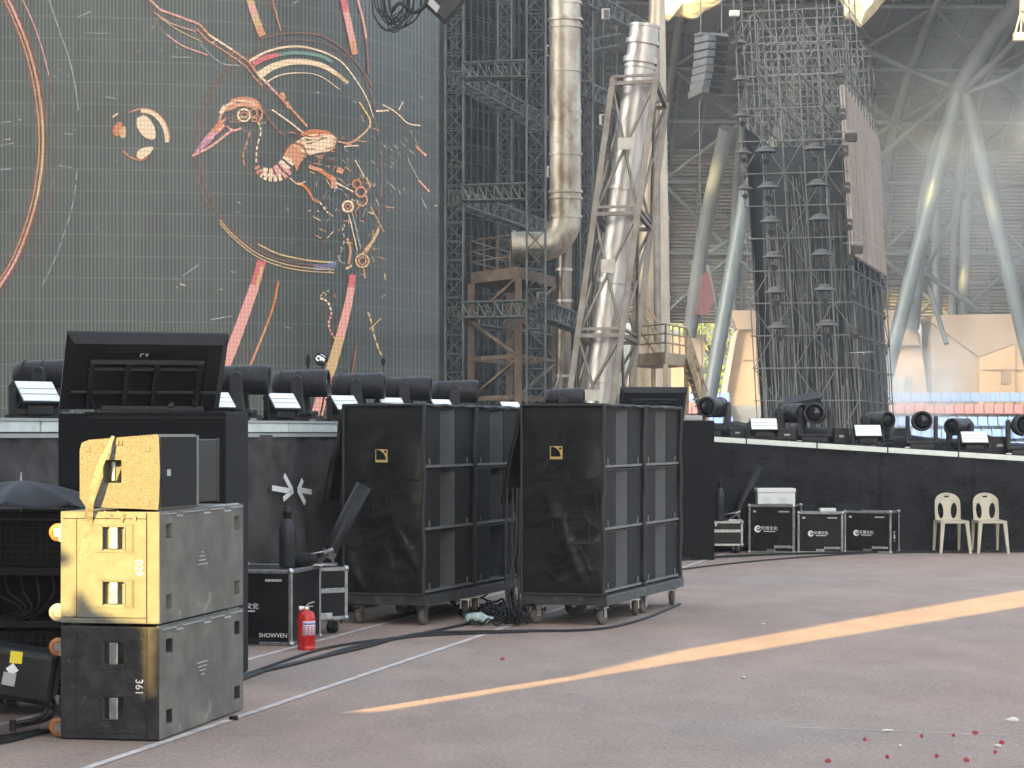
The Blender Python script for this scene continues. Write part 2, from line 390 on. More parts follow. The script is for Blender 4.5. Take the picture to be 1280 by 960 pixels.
# ================================================================= STADIUM (one thing)
stad = thing("stadium", "vast stadium with ribbed grey roof, leaning tubular columns and tan angular walls", "stadium", (16, 128, 0))
PROF = [(131.5, 7.6), (131.5, 10.5), (131, 13), (129.6, 15.6), (127, 17.8), (123, 19.6), (117, 21.4), (110, 23.0), (103, 24.4)]
def prof(t):
    f = t * (len(PROF) - 1); i = min(int(f), len(PROF) - 2); f -= i
    return PROF[i][0] + (PROF[i + 1][0] - PROF[i][0]) * f, PROF[i][1] + (PROF[i + 1][1] - PROF[i][1]) * f
def shell(X, t, off=0.0):
    y, z = prof(t)
    return V(X, y - .012 * (X - 22) ** 2 * .35 - off, z - off * .4)
def louvre_material():
    m = bpy.data.materials.new("brown_louvre_cladding"); m.use_nodes = True
    n = m.node_tree.nodes; l = m.node_tree.links; b = n["Principled BSDF"]
    tc = n.new("ShaderNodeTexCoord"); wv = n.new("ShaderNodeTexWave"); wv.wave_type = 'BANDS'; wv.bands_direction = 'Z'; wv.inputs["Scale"].default_value = 1.7; wv.inputs["Distortion"].default_value = .25
    l.new(tc.outputs["Object"], wv.inputs[0])
    r_ = n.new("ShaderNodeValToRGB"); r_.color_ramp.elements[0].color = (.075, .07, .064, 1); r_.color_ramp.elements[1].color = (.165, .155, .138, 1)
    l.new(wv.outputs[0], r_.inputs[0]); l.new(r_.outputs[0], b.inputs["Base Color"]); b.inputs["Roughness"].default_value = .7
    bp = n.new("ShaderNodeBump"); bp.inputs["Strength"].default_value = .8; bp.inputs["Distance"].default_value = .15; l.new(wv.outputs[0], bp.inputs["Height"]); l.new(bp.outputs[0], b.inputs["Normal"])
    return m
m = MB(); m.grid(lambda u, v: shell(-22 + 84 * u, .44 * v), 42, 8); m.build("louvre_wall", louvre_material(), stad, solid=.3)
m = MB(); m.grid(lambda u, v: shell(-22 + 84 * u, .44 + .56 * v), 42, 10); m.build("roof_shell", M_ROOF, stad, solid=.3)
# steelwork under the shell: ribs, purlins and bracing
for X in range(-20, 60, 4):
    m = MB(); m.tube([shell(X, i / 16, .7) for i in range(17)], .20, 6)
    m.tube([shell(X + .5, i / 16, .25) for i in range(17)], .10, 5)
    m.build("roof_rib", M_RIB, stad)
m = MB()
for t in (.18, .36, .52, .66, .80, .93): m.tube([shell(X, t, .6) for X in range(-20, 61, 2)], .13, 5)
m.build("roof_purlins", M_RIB, stad)
m = MB(); ts = [.02, .18, .36, .52, .66, .80, .93]
for k, X in enumerate(range(-20, 56, 4)):
    for j in range(6):
        a, b = (shell(X, ts[j], .65), shell(X + 4, ts[j + 1], .65)) if (k + j) % 2 else (shell(X + 4, ts[j], .65), shell(X, ts[j + 1], .65))
        m.tube([a, b], .11, 5)
m.build("roof_bracing", M_RIB, stad)
m = MB()
for X in range(-18, 58, 4): m.tube([shell(X, i / 16, .35) for i in range(17)], .07, 4)
for t in (.10, .27, .44, .59, .73, .87): m.tube([shell(X, t, .35) for X in range(-20, 61, 2)], .06, 4)
for k, X in enumerate(range(-20, 58, 2)):
    for j in range(12):
        t0, t1 = .02 + j * .08, .10 + j * .08
        a, b = (shell(X, t0, .3), shell(X + 2, t1, .3)) if (k + j) % 2 else (shell(X + 2, t0, .3), shell(X, t1, .3))
        m.tube([a, b], .045, 4)
m.build("secondary_lattice", M_RIB, stad)
rb = MB(); rb.prism([P(x, y, 121) for x, y in ((869, 392), (876, 345), (885, 338), (893, 372), (884, 394))], V(0, .15, 0)); tag(rb.build("red_banner", M_REDCLOTH), "dark red pointed banner hanging beside the leaning column left of the scaffold tower", "banner")
def column(pts, r, name="column", mm=M_COLUMN):
    m = MB(); m.tube(smooth_path(pts, 4) if len(pts) > 2 else pts, r, 14); m.build(name, mm, stad)
column([P(1199, 105, 117), P(1106, 478, 117)], .36)
column([P(1203, 105, 117), P(1290, 462, 117)], .36)
column([P(1197, 120, 118.5), P(1160, 230, 121), P(1141, 410, 125)], .34, mm=M_RIB)
column([P(1208, 250, 126), P(1203, 400, 126)], .28, mm=M_RIB)
column([P(1168, 240, 127), P(1172, 400, 127)], .26, mm=M_RIB)
column([P(1200, 112, 117), P(1228, 62, 115), P(1282, -10, 111)], .42, mm=M_RIB)
column([P(1200, 118, 117), P(1250, 70, 114), P(1300, 20, 110)], .16, mm=M_RIB)
column([P(1200, 118, 117), P(1262, 95, 115), P(1310, 60, 112)], .14, mm=M_RIB)
column([P(1197, 112, 118), P(1120, 80, 117), P(1080, 60, 115)], .14, mm=M_RIB)
column([P(1196, 112, 118), P(1090, 210, 124), P(1060, 300, 126)], .14, mm=M_RIB)
column([P(932, 240, 117), P(884, 512, 117)], .36)
column([P(908, 160, 119), P(880, 290, 122), P(862, 420, 124)], .36, mm=M_RIB)
column([P(932, 242, 118), P(985, 140, 116), P(1010, 40, 112)], .34, mm=M_RIB)
column([P(1183, 430, 122), P(1143, 300, 126)], .13, mm=M_RIB)
column([P(1130, 395, 123), P(1176, 300, 127), P(1216, 240, 127)], .13, mm=M_RIB)
column([P(1140, 330, 123), P(1220, 385, 125)], .13, mm=M_RIB)
column([P(862, 330, 124), P(930, 290, 124)], .13, mm=M_RIB)
column([P(876, 300, 123), P(898, 390, 122)], .11, mm=M_RIB)
# angular tan walls at the back of the stand
def facade(name, poly, Y, depth, mm):
    m = MB(); m.prism([P(x, y, Y) for x, y in poly], V(0, depth, 0)); return m.build(name, mm, stad)
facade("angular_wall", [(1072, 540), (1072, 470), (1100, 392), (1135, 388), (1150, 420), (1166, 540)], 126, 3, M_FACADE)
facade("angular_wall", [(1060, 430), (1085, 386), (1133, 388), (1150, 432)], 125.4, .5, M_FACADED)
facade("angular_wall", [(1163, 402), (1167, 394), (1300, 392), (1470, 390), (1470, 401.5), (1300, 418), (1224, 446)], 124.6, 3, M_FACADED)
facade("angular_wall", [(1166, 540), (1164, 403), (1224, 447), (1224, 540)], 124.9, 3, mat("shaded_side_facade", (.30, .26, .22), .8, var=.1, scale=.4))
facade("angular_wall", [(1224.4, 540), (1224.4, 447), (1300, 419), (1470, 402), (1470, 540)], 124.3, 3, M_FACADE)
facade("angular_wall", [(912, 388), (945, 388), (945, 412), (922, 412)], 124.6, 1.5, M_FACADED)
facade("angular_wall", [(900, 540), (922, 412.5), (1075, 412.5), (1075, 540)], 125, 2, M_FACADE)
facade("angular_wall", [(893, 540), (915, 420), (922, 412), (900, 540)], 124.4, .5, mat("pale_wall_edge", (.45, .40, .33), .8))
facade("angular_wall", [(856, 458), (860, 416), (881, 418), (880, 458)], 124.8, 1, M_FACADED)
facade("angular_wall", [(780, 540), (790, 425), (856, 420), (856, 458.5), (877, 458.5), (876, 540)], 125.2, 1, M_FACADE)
facade("doorway", [(1114, 500), (1114, 471), (1135, 471), (1135, 500)], 125.9, .08, mat("pale_door_panel", (.40, .40, .38), .7))
facade("doorway", [(1131, 500), (1131, 471), (1135.5, 471), (1135.5, 500)], 125.8, .07, M_CONC)
facade("access_hatch", [(1252, 480), (1252, 462), (1262, 462), (1262, 480)], 124.2, .06, M_FACADED)
# panel joints of the walls
for x0, y0, x1, y1 in ((1226, 462, 1300, 462), (1270, 430, 1270, 540), (1100, 428, 1148, 428), (930, 450, 1075, 450), (858, 500, 876, 500)):
    m = MB(); m.bar(P(x0, y0, 124.2 if x0 > 1200 else 124.9), P(x1, y1, 124.2 if x0 > 1200 else 124.9), .05, .05); m.build("panel_joint", M_FACADED, stad)
# concrete steps of the stand
m = MB()
for k in range(5): m.box((-20, 117.2 + k * 1.0, 0), (60, 118.2 + k * 1.0, .33 + k * .62))
m.box((-20, 122.2, 0), (60, 124.2, 3.0)); m.build("stand_steps", M_CONC, stad)
# front membrane of the roof, crumpled and lit from above
def membrane(poly, Y, d):
    m = MB(); c = sum((P(x, y, Y) for x, y in poly), V(0, 0, 0)) / len(poly)
    ring = [P(x, y, Y) for x, y in poly]; n = len(ring)
    dense = []
    for i in range(n):
        for j in range(5): dense.append(ring[i].lerp(ring[(i + 1) % n], j / 5))
    vs = [c - V(0, .5, 0)]; k = len(dense)
    for lv, (f, b) in enumerate(((.5, -.45), (.85, -.2), (1, 0), (1, d))):
        for p in dense:
            q = c.lerp(p, f); q = q + V(0, b, 0) + .28 * noise.noise_vector(q * 1.3)
            vs.append(q)
    fs = [(0, 1 + i, 1 + (i + 1) % k) for i in range(k)]
    for lv in range(3): fs += [(1 + lv * k + i, 1 + (lv + 1) * k + i, 1 + (lv + 1) * k + (i + 1) % k, 1 + lv * k + (i + 1) % k) for i in range(k)]
    m.add(vs, fs); return m.build("roof_membrane", M_MEMBRANE, stad)
membrane([(800, -40), (824, -30), (828, 26), (836, 30), (842, 22), (872, 22), (915, -2), (940, -40)], 104, .4)
membrane([(1000, -40), (1050, 0), (1056, 20), (1070, 24), (1081, 31), (1092, 20), (1114, -2), (1150, -40)], 104, .4)
# unseen near side of the bowl, shaped with gaps to block and pass sunlight
def SP(p, s, z): return V(.8352 * p - .55 * s, -.55 * p - .8352 * s, z)
m = MB()
for p0, p1, z0, z1 in ((-66, -10.0, 0, 67), (-6.6, 22, 0, 67), (-10.0, -6.6, 23, 67), (-66, 22, 68.7, 86)):
    m.prism([SP(p0, 35, z0), SP(p1, 35, z0), SP(p1, 35, z1), SP(p0, 35, z1)], SP(0, 36.5, 0) - SP(0, 35, 0))
m.build("sun_block_stand", M_CONC, stad)

# one seat, copied along the rows
def seat_mesh(mm):
    m = MB(); m.box((-.22, -.2, .38), (.22, .2, .43)); m.obox((0, .2, .62), (.22, 0, 0), (0, .03, .0), (0, .06, .22)); m.box((-.03, .1, 0), (.03, .2, .38))
    me = m.build("spectator_chair", mm); return me
protos = {}
for k in range(5):
    for X10 in list(range(68, 112, 5)) + list(range(185, 322, 5)):
        X = X10 / 10; c = 'red' if k == 3 else 'blue'
        if c not in protos:
            o = seat_mesh(M_SEATR if c == 'red' else M_SEATB); protos[c] = o
        else:
            o = protos[c].copy(); COL.objects.link(o)
        o.location = (X, 117.6 + k * 1.0, .33 + k * .62)
        side = 'beyond the ramp' if X > 15 else 'left of the scaffold tower'
        tag(o, f"{c} plastic spectator chair in the far stand {side}", "stadium chair", f"{c} spectator chairs {side}")

# foliage and sky-lit trees outside, seen through the opening by the leaning column
t = thing("tree", "sunlit yellow green tree seen through the gap beside the leaning column", "tree", (12.2, 146, 0))
m = MB(); m.cyl((12.2, 146, 0), (12.4, 146, 6), .3, .18, 8)
for a in range(6): m.cyl((12.4, 146, 5 + a * .3), (12.4 + 2.4 * math.cos(a), 146 + 2 * math.sin(a * 1.7), 7.5 + a * .3), .09, .03, 5)
m.build("trunk", M_BARK, t)
m = MB()
for i in range(2600):
    a, z = rnd.uniform(0, 6.28), rnd.uniform(1.2, 10); rr = 3.4 * math.sqrt(rnd.random()) * (1 - ((z - 5.4) / 6) ** 2) ** .5
    c = V(12.2 + rr * math.cos(a), 146 + rr * math.sin(a), z)
    if noise.noise(c * .7) < -.25: continue
    u = V(rnd.gauss(0, 1), rnd.gauss(0, 1), rnd.gauss(0, 1)).normalized() * .16; v_ = u.orthogonal().normalized() * .13
    m.add([c - u, c + v_, c + u, c - v_], [(0, 1, 2, 3)])
m.build("crown", M_LEAF, t)

# black drape on a frame, added out of view so its slot shapes the sun strip
dr = thing("gobo_frame", "tall black drape on a steel frame added out of view to shape the sunlight", "gobo", SP(-8.5, .7, 0))
m = MB(); th = SP(0, .74, 0) - SP(0, .7, 0)
def dpoly(pts): m.prism([SP(p, .7, z) for p, z in pts], th)
dpoly([(-13.5, 0), (-9.06, 0), (-9.06, 4.58), (-8.85, 4.71), (-9.06, 4.84), (-9.06, 5.35), (-8.44, 5.45), (-8.72, 6.1), (-8.95, 7.55), (-9.12, 9), (-9.12, 11.5), (-13.5, 11.5)])
dpoly([(-8.24, 0), (-4.8, 0), (-4.8, 11.5), (-8.27, 11.5), (-8.27, 7)])
dpoly([(-9.055, 0), (-8.245, 0), (-8.245, 4.48), (-8.43, 4.43), (-8.44, 4.08), (-8.47, 4.06), (-8.49, 4.42), (-8.60, 4.43), (-8.74, 4.46), (-8.83, 4.56), (-8.85, 4.42), (-9.055, 4.40)])
m.build("gobo", M_SKIRT, dr)
m = MB()
for p in (-13.5, -9.2, -8.2, -4.8): m.cyl(SP(p, .8, 0), SP(p, .8, 11.6), .04, n=8)
m.build("steel_frame", M_STEEL, dr)

# ================================================================= STAGE
EU = V(.3462, .9382, 0); EN = V(.9382, -.3462, 0)         # along the left edge, outward from it
def edge(Y, off=0.0, z=0.0):
    p = V(-2.08 + .369 * (Y - 20.1), Y, z); return p + EN * off
SZ = 1.70
stage = thing("stage", "high black stage with grey cloth skirt and pale light strip behind the stacked cases", "stage", tuple(edge(20)))
m = MB(); m.prism([edge(13, 0, SZ - .1), edge(29.1, 0, SZ - .1), V(1.24, 33, SZ - .1), V(1.24, 70, SZ - .1), V(-22, 70, SZ - .1), V(-22, 13, SZ - .1)], V(0, 0, .1)); m.build("deck", M_BLACK, stage)
m = MB(); Ls = (edge(29.1) - edge(13)).length; k = int(Ls / 1.0)
for i in range(k):
    a = edge(13) + EU * (i * 1.0 + .012); b = edge(13) + EU * (i * 1.0 + .988)
    m.prism([a + V(0, 0, SZ - .085), b + V(0, 0, SZ - .085), b + V(0, 0, SZ - .01), a + V(0, 0, SZ - .01)], EN * .03)
m.build("light_strip", M_STRIP, stage, bevel=.004)
m = MB(); m.prism([edge(13, .001, SZ - .125), edge(29.1, .001, SZ - .125), edge(29.1, .001, SZ - .095), edge(13, .001, SZ - .095)], EN * .045)
m.prism([edge(13, .001, SZ - .008), edge(29.1, .001, SZ - .008), edge(29.1, .001, SZ + .012), edge(13, .001, SZ + .012)], EN * .04); m.build("strip_rail", M_GREYP, stage)
def skirt_fn(a, b, n, z1a, z1b, amp, fold, seed):
    L = (b - a).length
    def f(u, v):
        s_ = u * L; z = v * (z1a + (z1b - z1a) * u)
        d = amp * (.6 * noise.noise(V(s_ * fold, seed, z * .25)) + .4 * noise.noise(V(s_ * fold * 2.6, seed + 5, z * .6))) * (1 - .55 * v)
        d += .05 * noise.noise(V(s_ * 2.2 + z, z * 2.6, seed)) + .022 * noise.noise(V(s_ * 5 - z * 2, z * 6, seed + 2)) + .02 * max(0, .18 - v) / .18 * math.sin(s_ * 9)
        d -= .03 * max(0, 1 - abs((s_ + .1 * seed) % 1.25 - .6) / .03) ; d += amp * .35 * max(0, math.sin(s_ * 2.1 + 2.4 * z + seed)) ** 6 * (1 - v)
        return a + (b - a) * u + n * (d + .02 + .05 * (1 - v)) + V(0, 0, z + .012)
    return f
m = MB(); a, b = edge(13), edge(29.1); m.grid(skirt_fn(a, b, EN, SZ - .12, SZ - .12, .22, 1.7, 3.3), 300, 30)
sk = m.build("skirt", M_SKIRTG, stage)
m = MB(); m.grid(skirt_fn(V(1.24, 29.1, 0), V(1.24, 33, 0), V(1, 0, 0), SZ - .12, SZ - .12, .05, 1.5, 8), 30, 12); m.build("skirt", M_SKIRT, stage)
# two white tape arrows stuck on the skirt
def on_skirt(x, y):
    f_ = x / 1.0; k_ = (x - CX) / F
    Y = (-2.08 - .369 * 20.1 + .14 * .9382 + .369 * .14 * .3462 ) / (k_ - .369)
    return P(x, y, Y)
m = MB()
for pts in ([(340, 610), (364, 614)], [(355, 594), (365, 613)], [(354, 624), (366, 613)], [(389, 615), (372, 612)], [(378, 600), (373, 612)], [(381, 629), (373, 613)]):
    q = [on_skirt(*p) for p in pts]; strip_mesh(m, q, .045, EN, .004)
m.build("tape_mark", M_TAPEW, sk)

ramp = thing("stage_ramp", "sloping black stage wing with cloth front and pale edge strip at the right", "stage", (5, 32.6, 0))
def rz_(X): return 1.60 - .0624 * (X - 2.3)
RY = 32.6
m = MB(); m.prism([V(1.25, RY, rz_(1.25) - .1), V(13, RY, rz_(13) - .1), V(13, RY, rz_(13) - .004), V(1.25, RY, rz_(1.25) - .004)], V(0, 12, 0)); m.build("deck", M_BLACK, ramp)
m = MB()
for i in range(12):
    x0, x1 = 1.26 + i * .96 + .01, 1.26 + (i + 1) * .96 - .01
    m.prism([V(x0, RY - .03, rz_(x0) - .085), V(x1, RY - .03, rz_(x1) - .085), V(x1, RY - .03, rz_(x1) - .015), V(x0, RY - .03, rz_(x0) - .015)], V(0, .028, 0))
m.build("light_strip", M_STRIP, ramp, bevel=.004)
m = MB(); m.grid(skirt_fn(V(1.25, RY, 0), V(13, RY, 0), V(0, -1, 0), rz_(1.25) - .1, rz_(13) - .1, .13, 1.6, 6.2), 300, 30); m.build("skirt", M_SKIRT, ramp)
# black cloth heaped along the ramp behind the lamps
m = MB()
def heap(u, v):
    X = 2.4 + 10 * u; a = math.pi * v
    h = .17 + .10 * noise.noise(V(X * 1.1, 3, 0)) + .05 * noise.noise(V(X * 4, a * 1.5, 2))
    return V(X, RY + 1.25 - .45 * math.cos(a), rz_(X) + max(.0, h) * math.sin(a))
m.grid(heap, 140, 10); tag(m.build("cloth_heap", M_SKIRT, None), "long black cloth bunched up on the sloping wing behind the lamps", "cloth")

# ================================================================= LED WALL
WC = [(-460, 56.5), (-80, 55.0), (0, 55.0), (150, 55.35), (300, 56.0), (400, 57.0), (480, 58.9), (549, 61.6), (560, 62.1)]
def wallY(x):
    x = max(-460, min(560, x))
    pts = WC
    for i in range(len(pts) - 1):
        if x <= pts[i + 1][0]:
            h = pts[i + 1][0] - pts[i][0]; t = (x - pts[i][0]) / h
            m0 = (pts[i + 1][1] - pts[max(i - 1, 0)][1]) / (pts[i + 1][0] - pts[max(i - 1, 0)][0]) * h
            j = min(i + 2, len(pts) - 1); m1 = (pts[j][1] - pts[i][1]) / (pts[j][0] - pts[i][0]) * h
            return (2 * t ** 3 - 3 * t ** 2 + 1) * pts[i][1] + (t ** 3 - 2 * t * t + t) * m0 + (-2 * t ** 3 + 3 * t * t) * pts[i + 1][1] + (t ** 3 - t * t) * m1
def W(x, y, off=.03): return P(x, y, wallY(x) - off)

def led_material():
    m = bpy.data.materials.new("led_strip_panels"); m.use_nodes = True
    n = m.node_tree.nodes; l = m.node_tree.links; b = n["Principled BSDF"]
    tc = n.new("ShaderNodeTexCoord"); sp = n.new("ShaderNodeSeparateXYZ"); l.new(tc.outputs['Object'], sp.inputs[0])
    def mth(op, a, v=None):
        x = n.new("ShaderNodeMath"); x.operation = op
        l.new(a, x.inputs[0])
        if v is not None:
            if hasattr(v, 'links'): l.new(v, x.inputs[1])
            else: x.inputs[1].default_value = v
        return x.outputs[0]
    slat = mth('GREATER_THAN', mth('FRACT', mth('DIVIDE', sp.outputs[0], .0833)), .72)
    seam = mth('GREATER_THAN', mth('FRACT', mth('DIVIDE', sp.outputs[2], .5)), .915)
    vse = mth('GREATER_THAN', mth('FRACT', mth('DIVIDE', sp.outputs[0], 1.0)), .965)
    t = n.new("ShaderNodeTexNoise"); t.inputs["Scale"].default_value = .45; t.inputs["Detail"].default_value = 6
    mp = n.new("ShaderNodeMapping"); mp.inputs["Scale"].default_value = (1.6, 1, .7); l.new(tc.outputs['Object'], mp.inputs[0]); l.new(mp.outputs[0], t.inputs[0])
    # a slightly different tone for every cabinet
    sn = n.new("ShaderNodeVectorMath"); sn.operation = 'SNAP'; sn.inputs[1].default_value = (.5, 50, .5); l.new(tc.outputs['Object'], sn.inputs[0])
    wn = n.new("ShaderNodeTexWhiteNoise"); l.new(sn.outputs[0], wn.inputs[0])
    ad = mth('ADD', t.outputs[0], mth('MULTIPLY', wn.outputs[0], .17))
    r_ = n.new("ShaderNodeValToRGB"); r_.color_ramp.elements[0].position = .36; r_.color_ramp.elements[1].position = .74
    r_.color_ramp.elements[0].color = (.034, .042, .038, 1); r_.color_ramp.elements[1].color = (.050, .065, .058, 1); l.new(ad, r_.inputs[0])
    def mix(f, a, col, k):
        x = n.new("ShaderNodeMix"); x.data_type = 'RGBA'; l.new(mth('MULTIPLY', f, k), x.inputs[0]); l.new(a, x.inputs[6]); x.inputs[7].default_value = (*col, 1); return x.outputs[2]
    c = mix(slat, r_.outputs[0], (.17, .18, .168), .6); c = mix(seam, c, (.16, .175, .165), .24); c = mix(vse, c, (.02, .02, .02), .35)
    l.new(c, b.inputs["Base Color"]); b.inputs["Roughness"].default_value = .5; b.inputs["Specular IOR Level"].default_value = .6
    return m
led = thing("led_wall", "huge curved LED screen wall showing a copper mechanical bird among glowing arcs", "LED screen", (-8, 56, 1.7))
xs = [-455 + 7 * i for i in range(146)]; xs = [x for x in xs if x < 549] + [549]
m = MB(); Z0, Z1 = SZ, 15.5
fr = [V((x - CX) / F * wallY(x), wallY(x), 0) for x in xs]; bk = [p + V(.1, .5, 0) for p in fr]; k = len(fr)
m.add([p + V(0, 0, Z0) for p in fr] + [p + V(0, 0, Z1) for p in fr], [(i, i + 1, k + i + 1, k + i) for i in range(k - 1)], 0, True)
m.add([p + V(0, 0, Z0) for p in bk] + [p + V(0, 0, Z1) for p in bk], [(i + 1, i, k + i, k + i + 1) for i in range(k - 1)], 1)
m.add([fr[-1] + V(0, 0, Z0), bk[-1] + V(0, 0, Z0), bk[-1] + V(0, 0, Z1), fr[-1] + V(0, 0, Z1)], [(0, 1, 2, 3)], 1)
m.build("screen_surface", [led_material(), M_BLACK], led)

C_PEACH, C_PINK, C_CREAM, C_ORG, C_RED, C_GOLD, C_GREY, C_GREEN, C_BLUE, C_MAG, C_RUST, C_DARK = (200, 134, 96), (214, 148, 134), (226, 196, 158), (196, 112, 62), (196, 92, 94), (196, 160, 112), (150, 158, 154), (100, 132, 116), (92, 108, 150), (196, 122, 166), (128, 80, 66), (52, 50, 46)
PAL = [C_PEACH, C_PINK, C_CREAM, C_ORG, C_RED, C_GOLD, C_GREY, C_GREEN, C_BLUE, C_MAG, C_RUST, C_DARK]
PALM = [emat("lit_led_" + nm, c) for nm, c in zip("peach pink cream orange red gold grey green blue magenta rust dark".split(), PAL)]
PE, PI, CR, ORA, RE, GO, GR, GN, BL, MA, RU, DK = range(12)
class Art:
    def __init__(s): s.m = MB(); s.k = 0
    def line(s, pts, w0, c, w1=None, sm=True, gap=None):
        s.k += 1; off = .03 + .0015 * (s.k % 17)
        q = [V(a, b, 0) for a, b in pts]
        q = smooth_path(q, 7) if (sm and len(q) > 2) else q
        if len(q) == 2: q = [q[0].lerp(q[1], i / 6) for i in range(7)]
        n = len(q); L = []; Rr = []
        for i, p in enumerate(q):
            d = (q[min(i + 1, n - 1)] - q[max(i - 1, 0)]).normalized(); nn = V(-d.y, d.x, 0)
            w_ = (w0 + ((w0 if w1 is None else w1) - w0) * i / (n - 1)) / 2
            L.append(W(p.x + nn.x * w_, p.y + nn.y * w_, off)); Rr.append(W(p.x - nn.x * w_, p.y - nn.y * w_, off))
        fs = [(i, i + 1, n + i + 1, n + i) for i in range(n - 1) if not gap or i % gap]
        cs = c if isinstance(c, (list, tuple)) else [c]
        for j, f in enumerate(fs):
            s.m.add([ (L + Rr)[t] for t in f], [(0, 1, 2, 3)], cs[min(len(cs) - 1, j * len(cs) // len(fs))])
        return s
    def poly(s, pts, c, sm=False):
        s.k += 1; off = .03 + .0015 * (s.k % 17)
        cx = sum(p[0] for p in pts) / len(pts); cy = sum(p[1] for p in pts) / len(pts)
        q = [V(a, b, 0) for a, b in pts]
        if sm: q = smooth_path(q + [q[0]], 4)[:-1]
        vs = [W(cx, cy, off)] + [W(p.x, p.y, off) for p in q]; n = len(q)
        s.m.add(vs, [(0, 1 + i, 1 + (i + 1) % n) for i in range(n)], c); return s
    def ring(s, x, y, r, w_, c, a0=0, a1=360):
        n = 26; return s.line([(x + r * math.cos(R(a0 + (a1 - a0) * i / n)), y - r * math.sin(R(a0 + (a1 - a0) * i / n))) for i in range(n + 1)], w_, c, sm=False)
    def done(s, name): return s.m.build(name, PALM, led)
# great ring at the left and its fainter companions
A = Art()
base = [(6, -10), (20, 20), (35, 58), (46, 100), (52, 140), (54, 175), (52, 210), (45, 252), (33, 292), (17, 330), (-6, 366)]
A.line(base, 3.2, [PI, PE, PE, GO, GO, PE, PI]); A.line([(x - 5, y) for x, y in base], 1.6, PE); A.line([(x + 4.5, y) for x, y in base], 1.5, RU); A.line([(x - 8, y) for x, y in base], 1.2, RU)
A.line([(26, -5), (40, 25), (53, 62), (61, 94)], 1.3, PI); A.line([(61, 94), (66, 130), (69, 180), (64, 240), (50, 300), (36, 335)], 1.0, RU)
A.line([(60, -5), (74, 38), (86, 72), (94, 108), (98, 138)], 1.2, GR); A.line([(97, 205), (92, 250), (80, 292), (66, 330), (50, 362)], 1.1, GR, gap=3)
A.done("ring_picture")
# metal orb
A = Art()
A.line([(176, 138), (190, 141), (201, 151), (208, 166), (209, 178)], 5.5, CR); A.line([(160, 141), (178, 136), (194, 140), (206, 152), (211, 168), (211, 178)], 1.6, PE)
A.poly([(171, 148), (180, 144), (188, 150), (194, 162), (194, 173), (186, 174), (177, 168), (171, 157)], CR, True)
A.poly([(141, 161), (146, 154), (152, 153), (153, 160), (148, 170), (142, 168)], ORA, True); A.poly([(151, 161), (156, 158), (158, 166), (155, 173), (150, 170)], GO, True)
A.poly([(170, 195), (174, 187), (189, 183), (191, 187), (184, 195), (176, 199)], CR, True); A.line([(153, 188), (162, 196), (174, 200), (184, 199)], 2, ORA)
A.line([(141, 146), (148, 142)], 2.5, CR); A.line([(139, 160), (140, 150), (150, 141)], 1, RU)
A.done("orb_picture")
# arcs and ribbons round the bird
A = Art()
A.line([(312, 76), (335, 64), (365, 58), (395, 62), (425, 76), (445, 100), (459, 124), (467, 147)], 3.2, CR, 1.0)
A.line([(323, 95), (342, 83), (370, 77), (400, 81), (420, 92), (435, 104)], 9.5, [CR, CR, CR, CR, GO], 4); A.line([(331, 104), (350, 94), (375, 91), (400, 95), (425, 112)], 2, CR, .8)
A.line([(316, 80), (330, 73), (349, 68)], 8, RE, 5); A.line([(349, 68), (375, 66), (400, 70), (415, 77)], 4.5, GN); A.line([(320, 50), (355, 42), (395, 43), (425, 58), (450, 84), (466, 110)], 1.6, RU)
A.line([(449, 127), (463, 154), (446, 174), (432, 180)], 2.4, [GO, GO, PE]); A.line([(455, 95), (464, 118), (470, 140)], 1, RU)
A.line([(311, -6), (318, 18), (328, 45)], 9, [GO, PI, GO, PE]); A.line([(336, -6), (344, 20), (352, 40)], 1.3, RU); A.line([(340, -4), (351, 38)], 1.4, PE)
A.line([(428, -6), (436, 30), (444, 68)], 8, [RE, PI, PI, PE]); A.line([(446, -6), (455, 30), (459, 60), (461, 92)], 2.6, [PI, RU])
for d in (0, 4, 8): A.line([(275, 271 + d), (290, 288 + d), (320, 312 + d), (352, 325 + d), (385, 331 + d), (418, 333 + d)], 1.4, GO if d else RU)
A.line([(322, 305), (350, 318), (390, 326), (420, 328)], 2.0, GO); A.line([(392, 334), (405, 334), (420, 330)], 7, BL); A.line([(452, 318), (462, 308), (471, 290)], 2.2, GO); A.line([(458, 316), (468, 300), (474, 288)], 1.4, GO)
A.line([(327, 326), (320, 352), (306, 392), (292, 430), (276, 468), (262, 500)], 11, [RE, RE, PI, PI, PI, PI, PI, PI, PI], 15); A.line([(328, 332), (321, 358)], 4, GO)
A.line([(348, 352), (341, 385), (326, 425), (308, 468)], 2.8, [ORA, PE]); A.line([(300, 462), (312, 432)], 1.2, RU)
A.line([(441, 343), (437, 372), (428, 410), (417, 450), (404, 490), (396, 520)], 8, [RE, PI, PI, PI, GO, GO, PE, PI, PI], 15); A.line([(440, 470), (446, 430)], 2, RU)
A.line([(300, 70), (268, 110), (252, 160), (252, 215), (266, 258), (277, 272)], 1.2, RU); A.line([(292, 76), (258, 120), (244, 170), (247, 225), (262, 262)], 1.0, RU); A.line([(468, 148), (476, 190), (476, 240), (470, 285)], 1.0, RU); A.line([(300, 82), (330, 58), (370, 50), (410, 56), (440, 76)], 1.0, RU)
A.done("arc_picture")
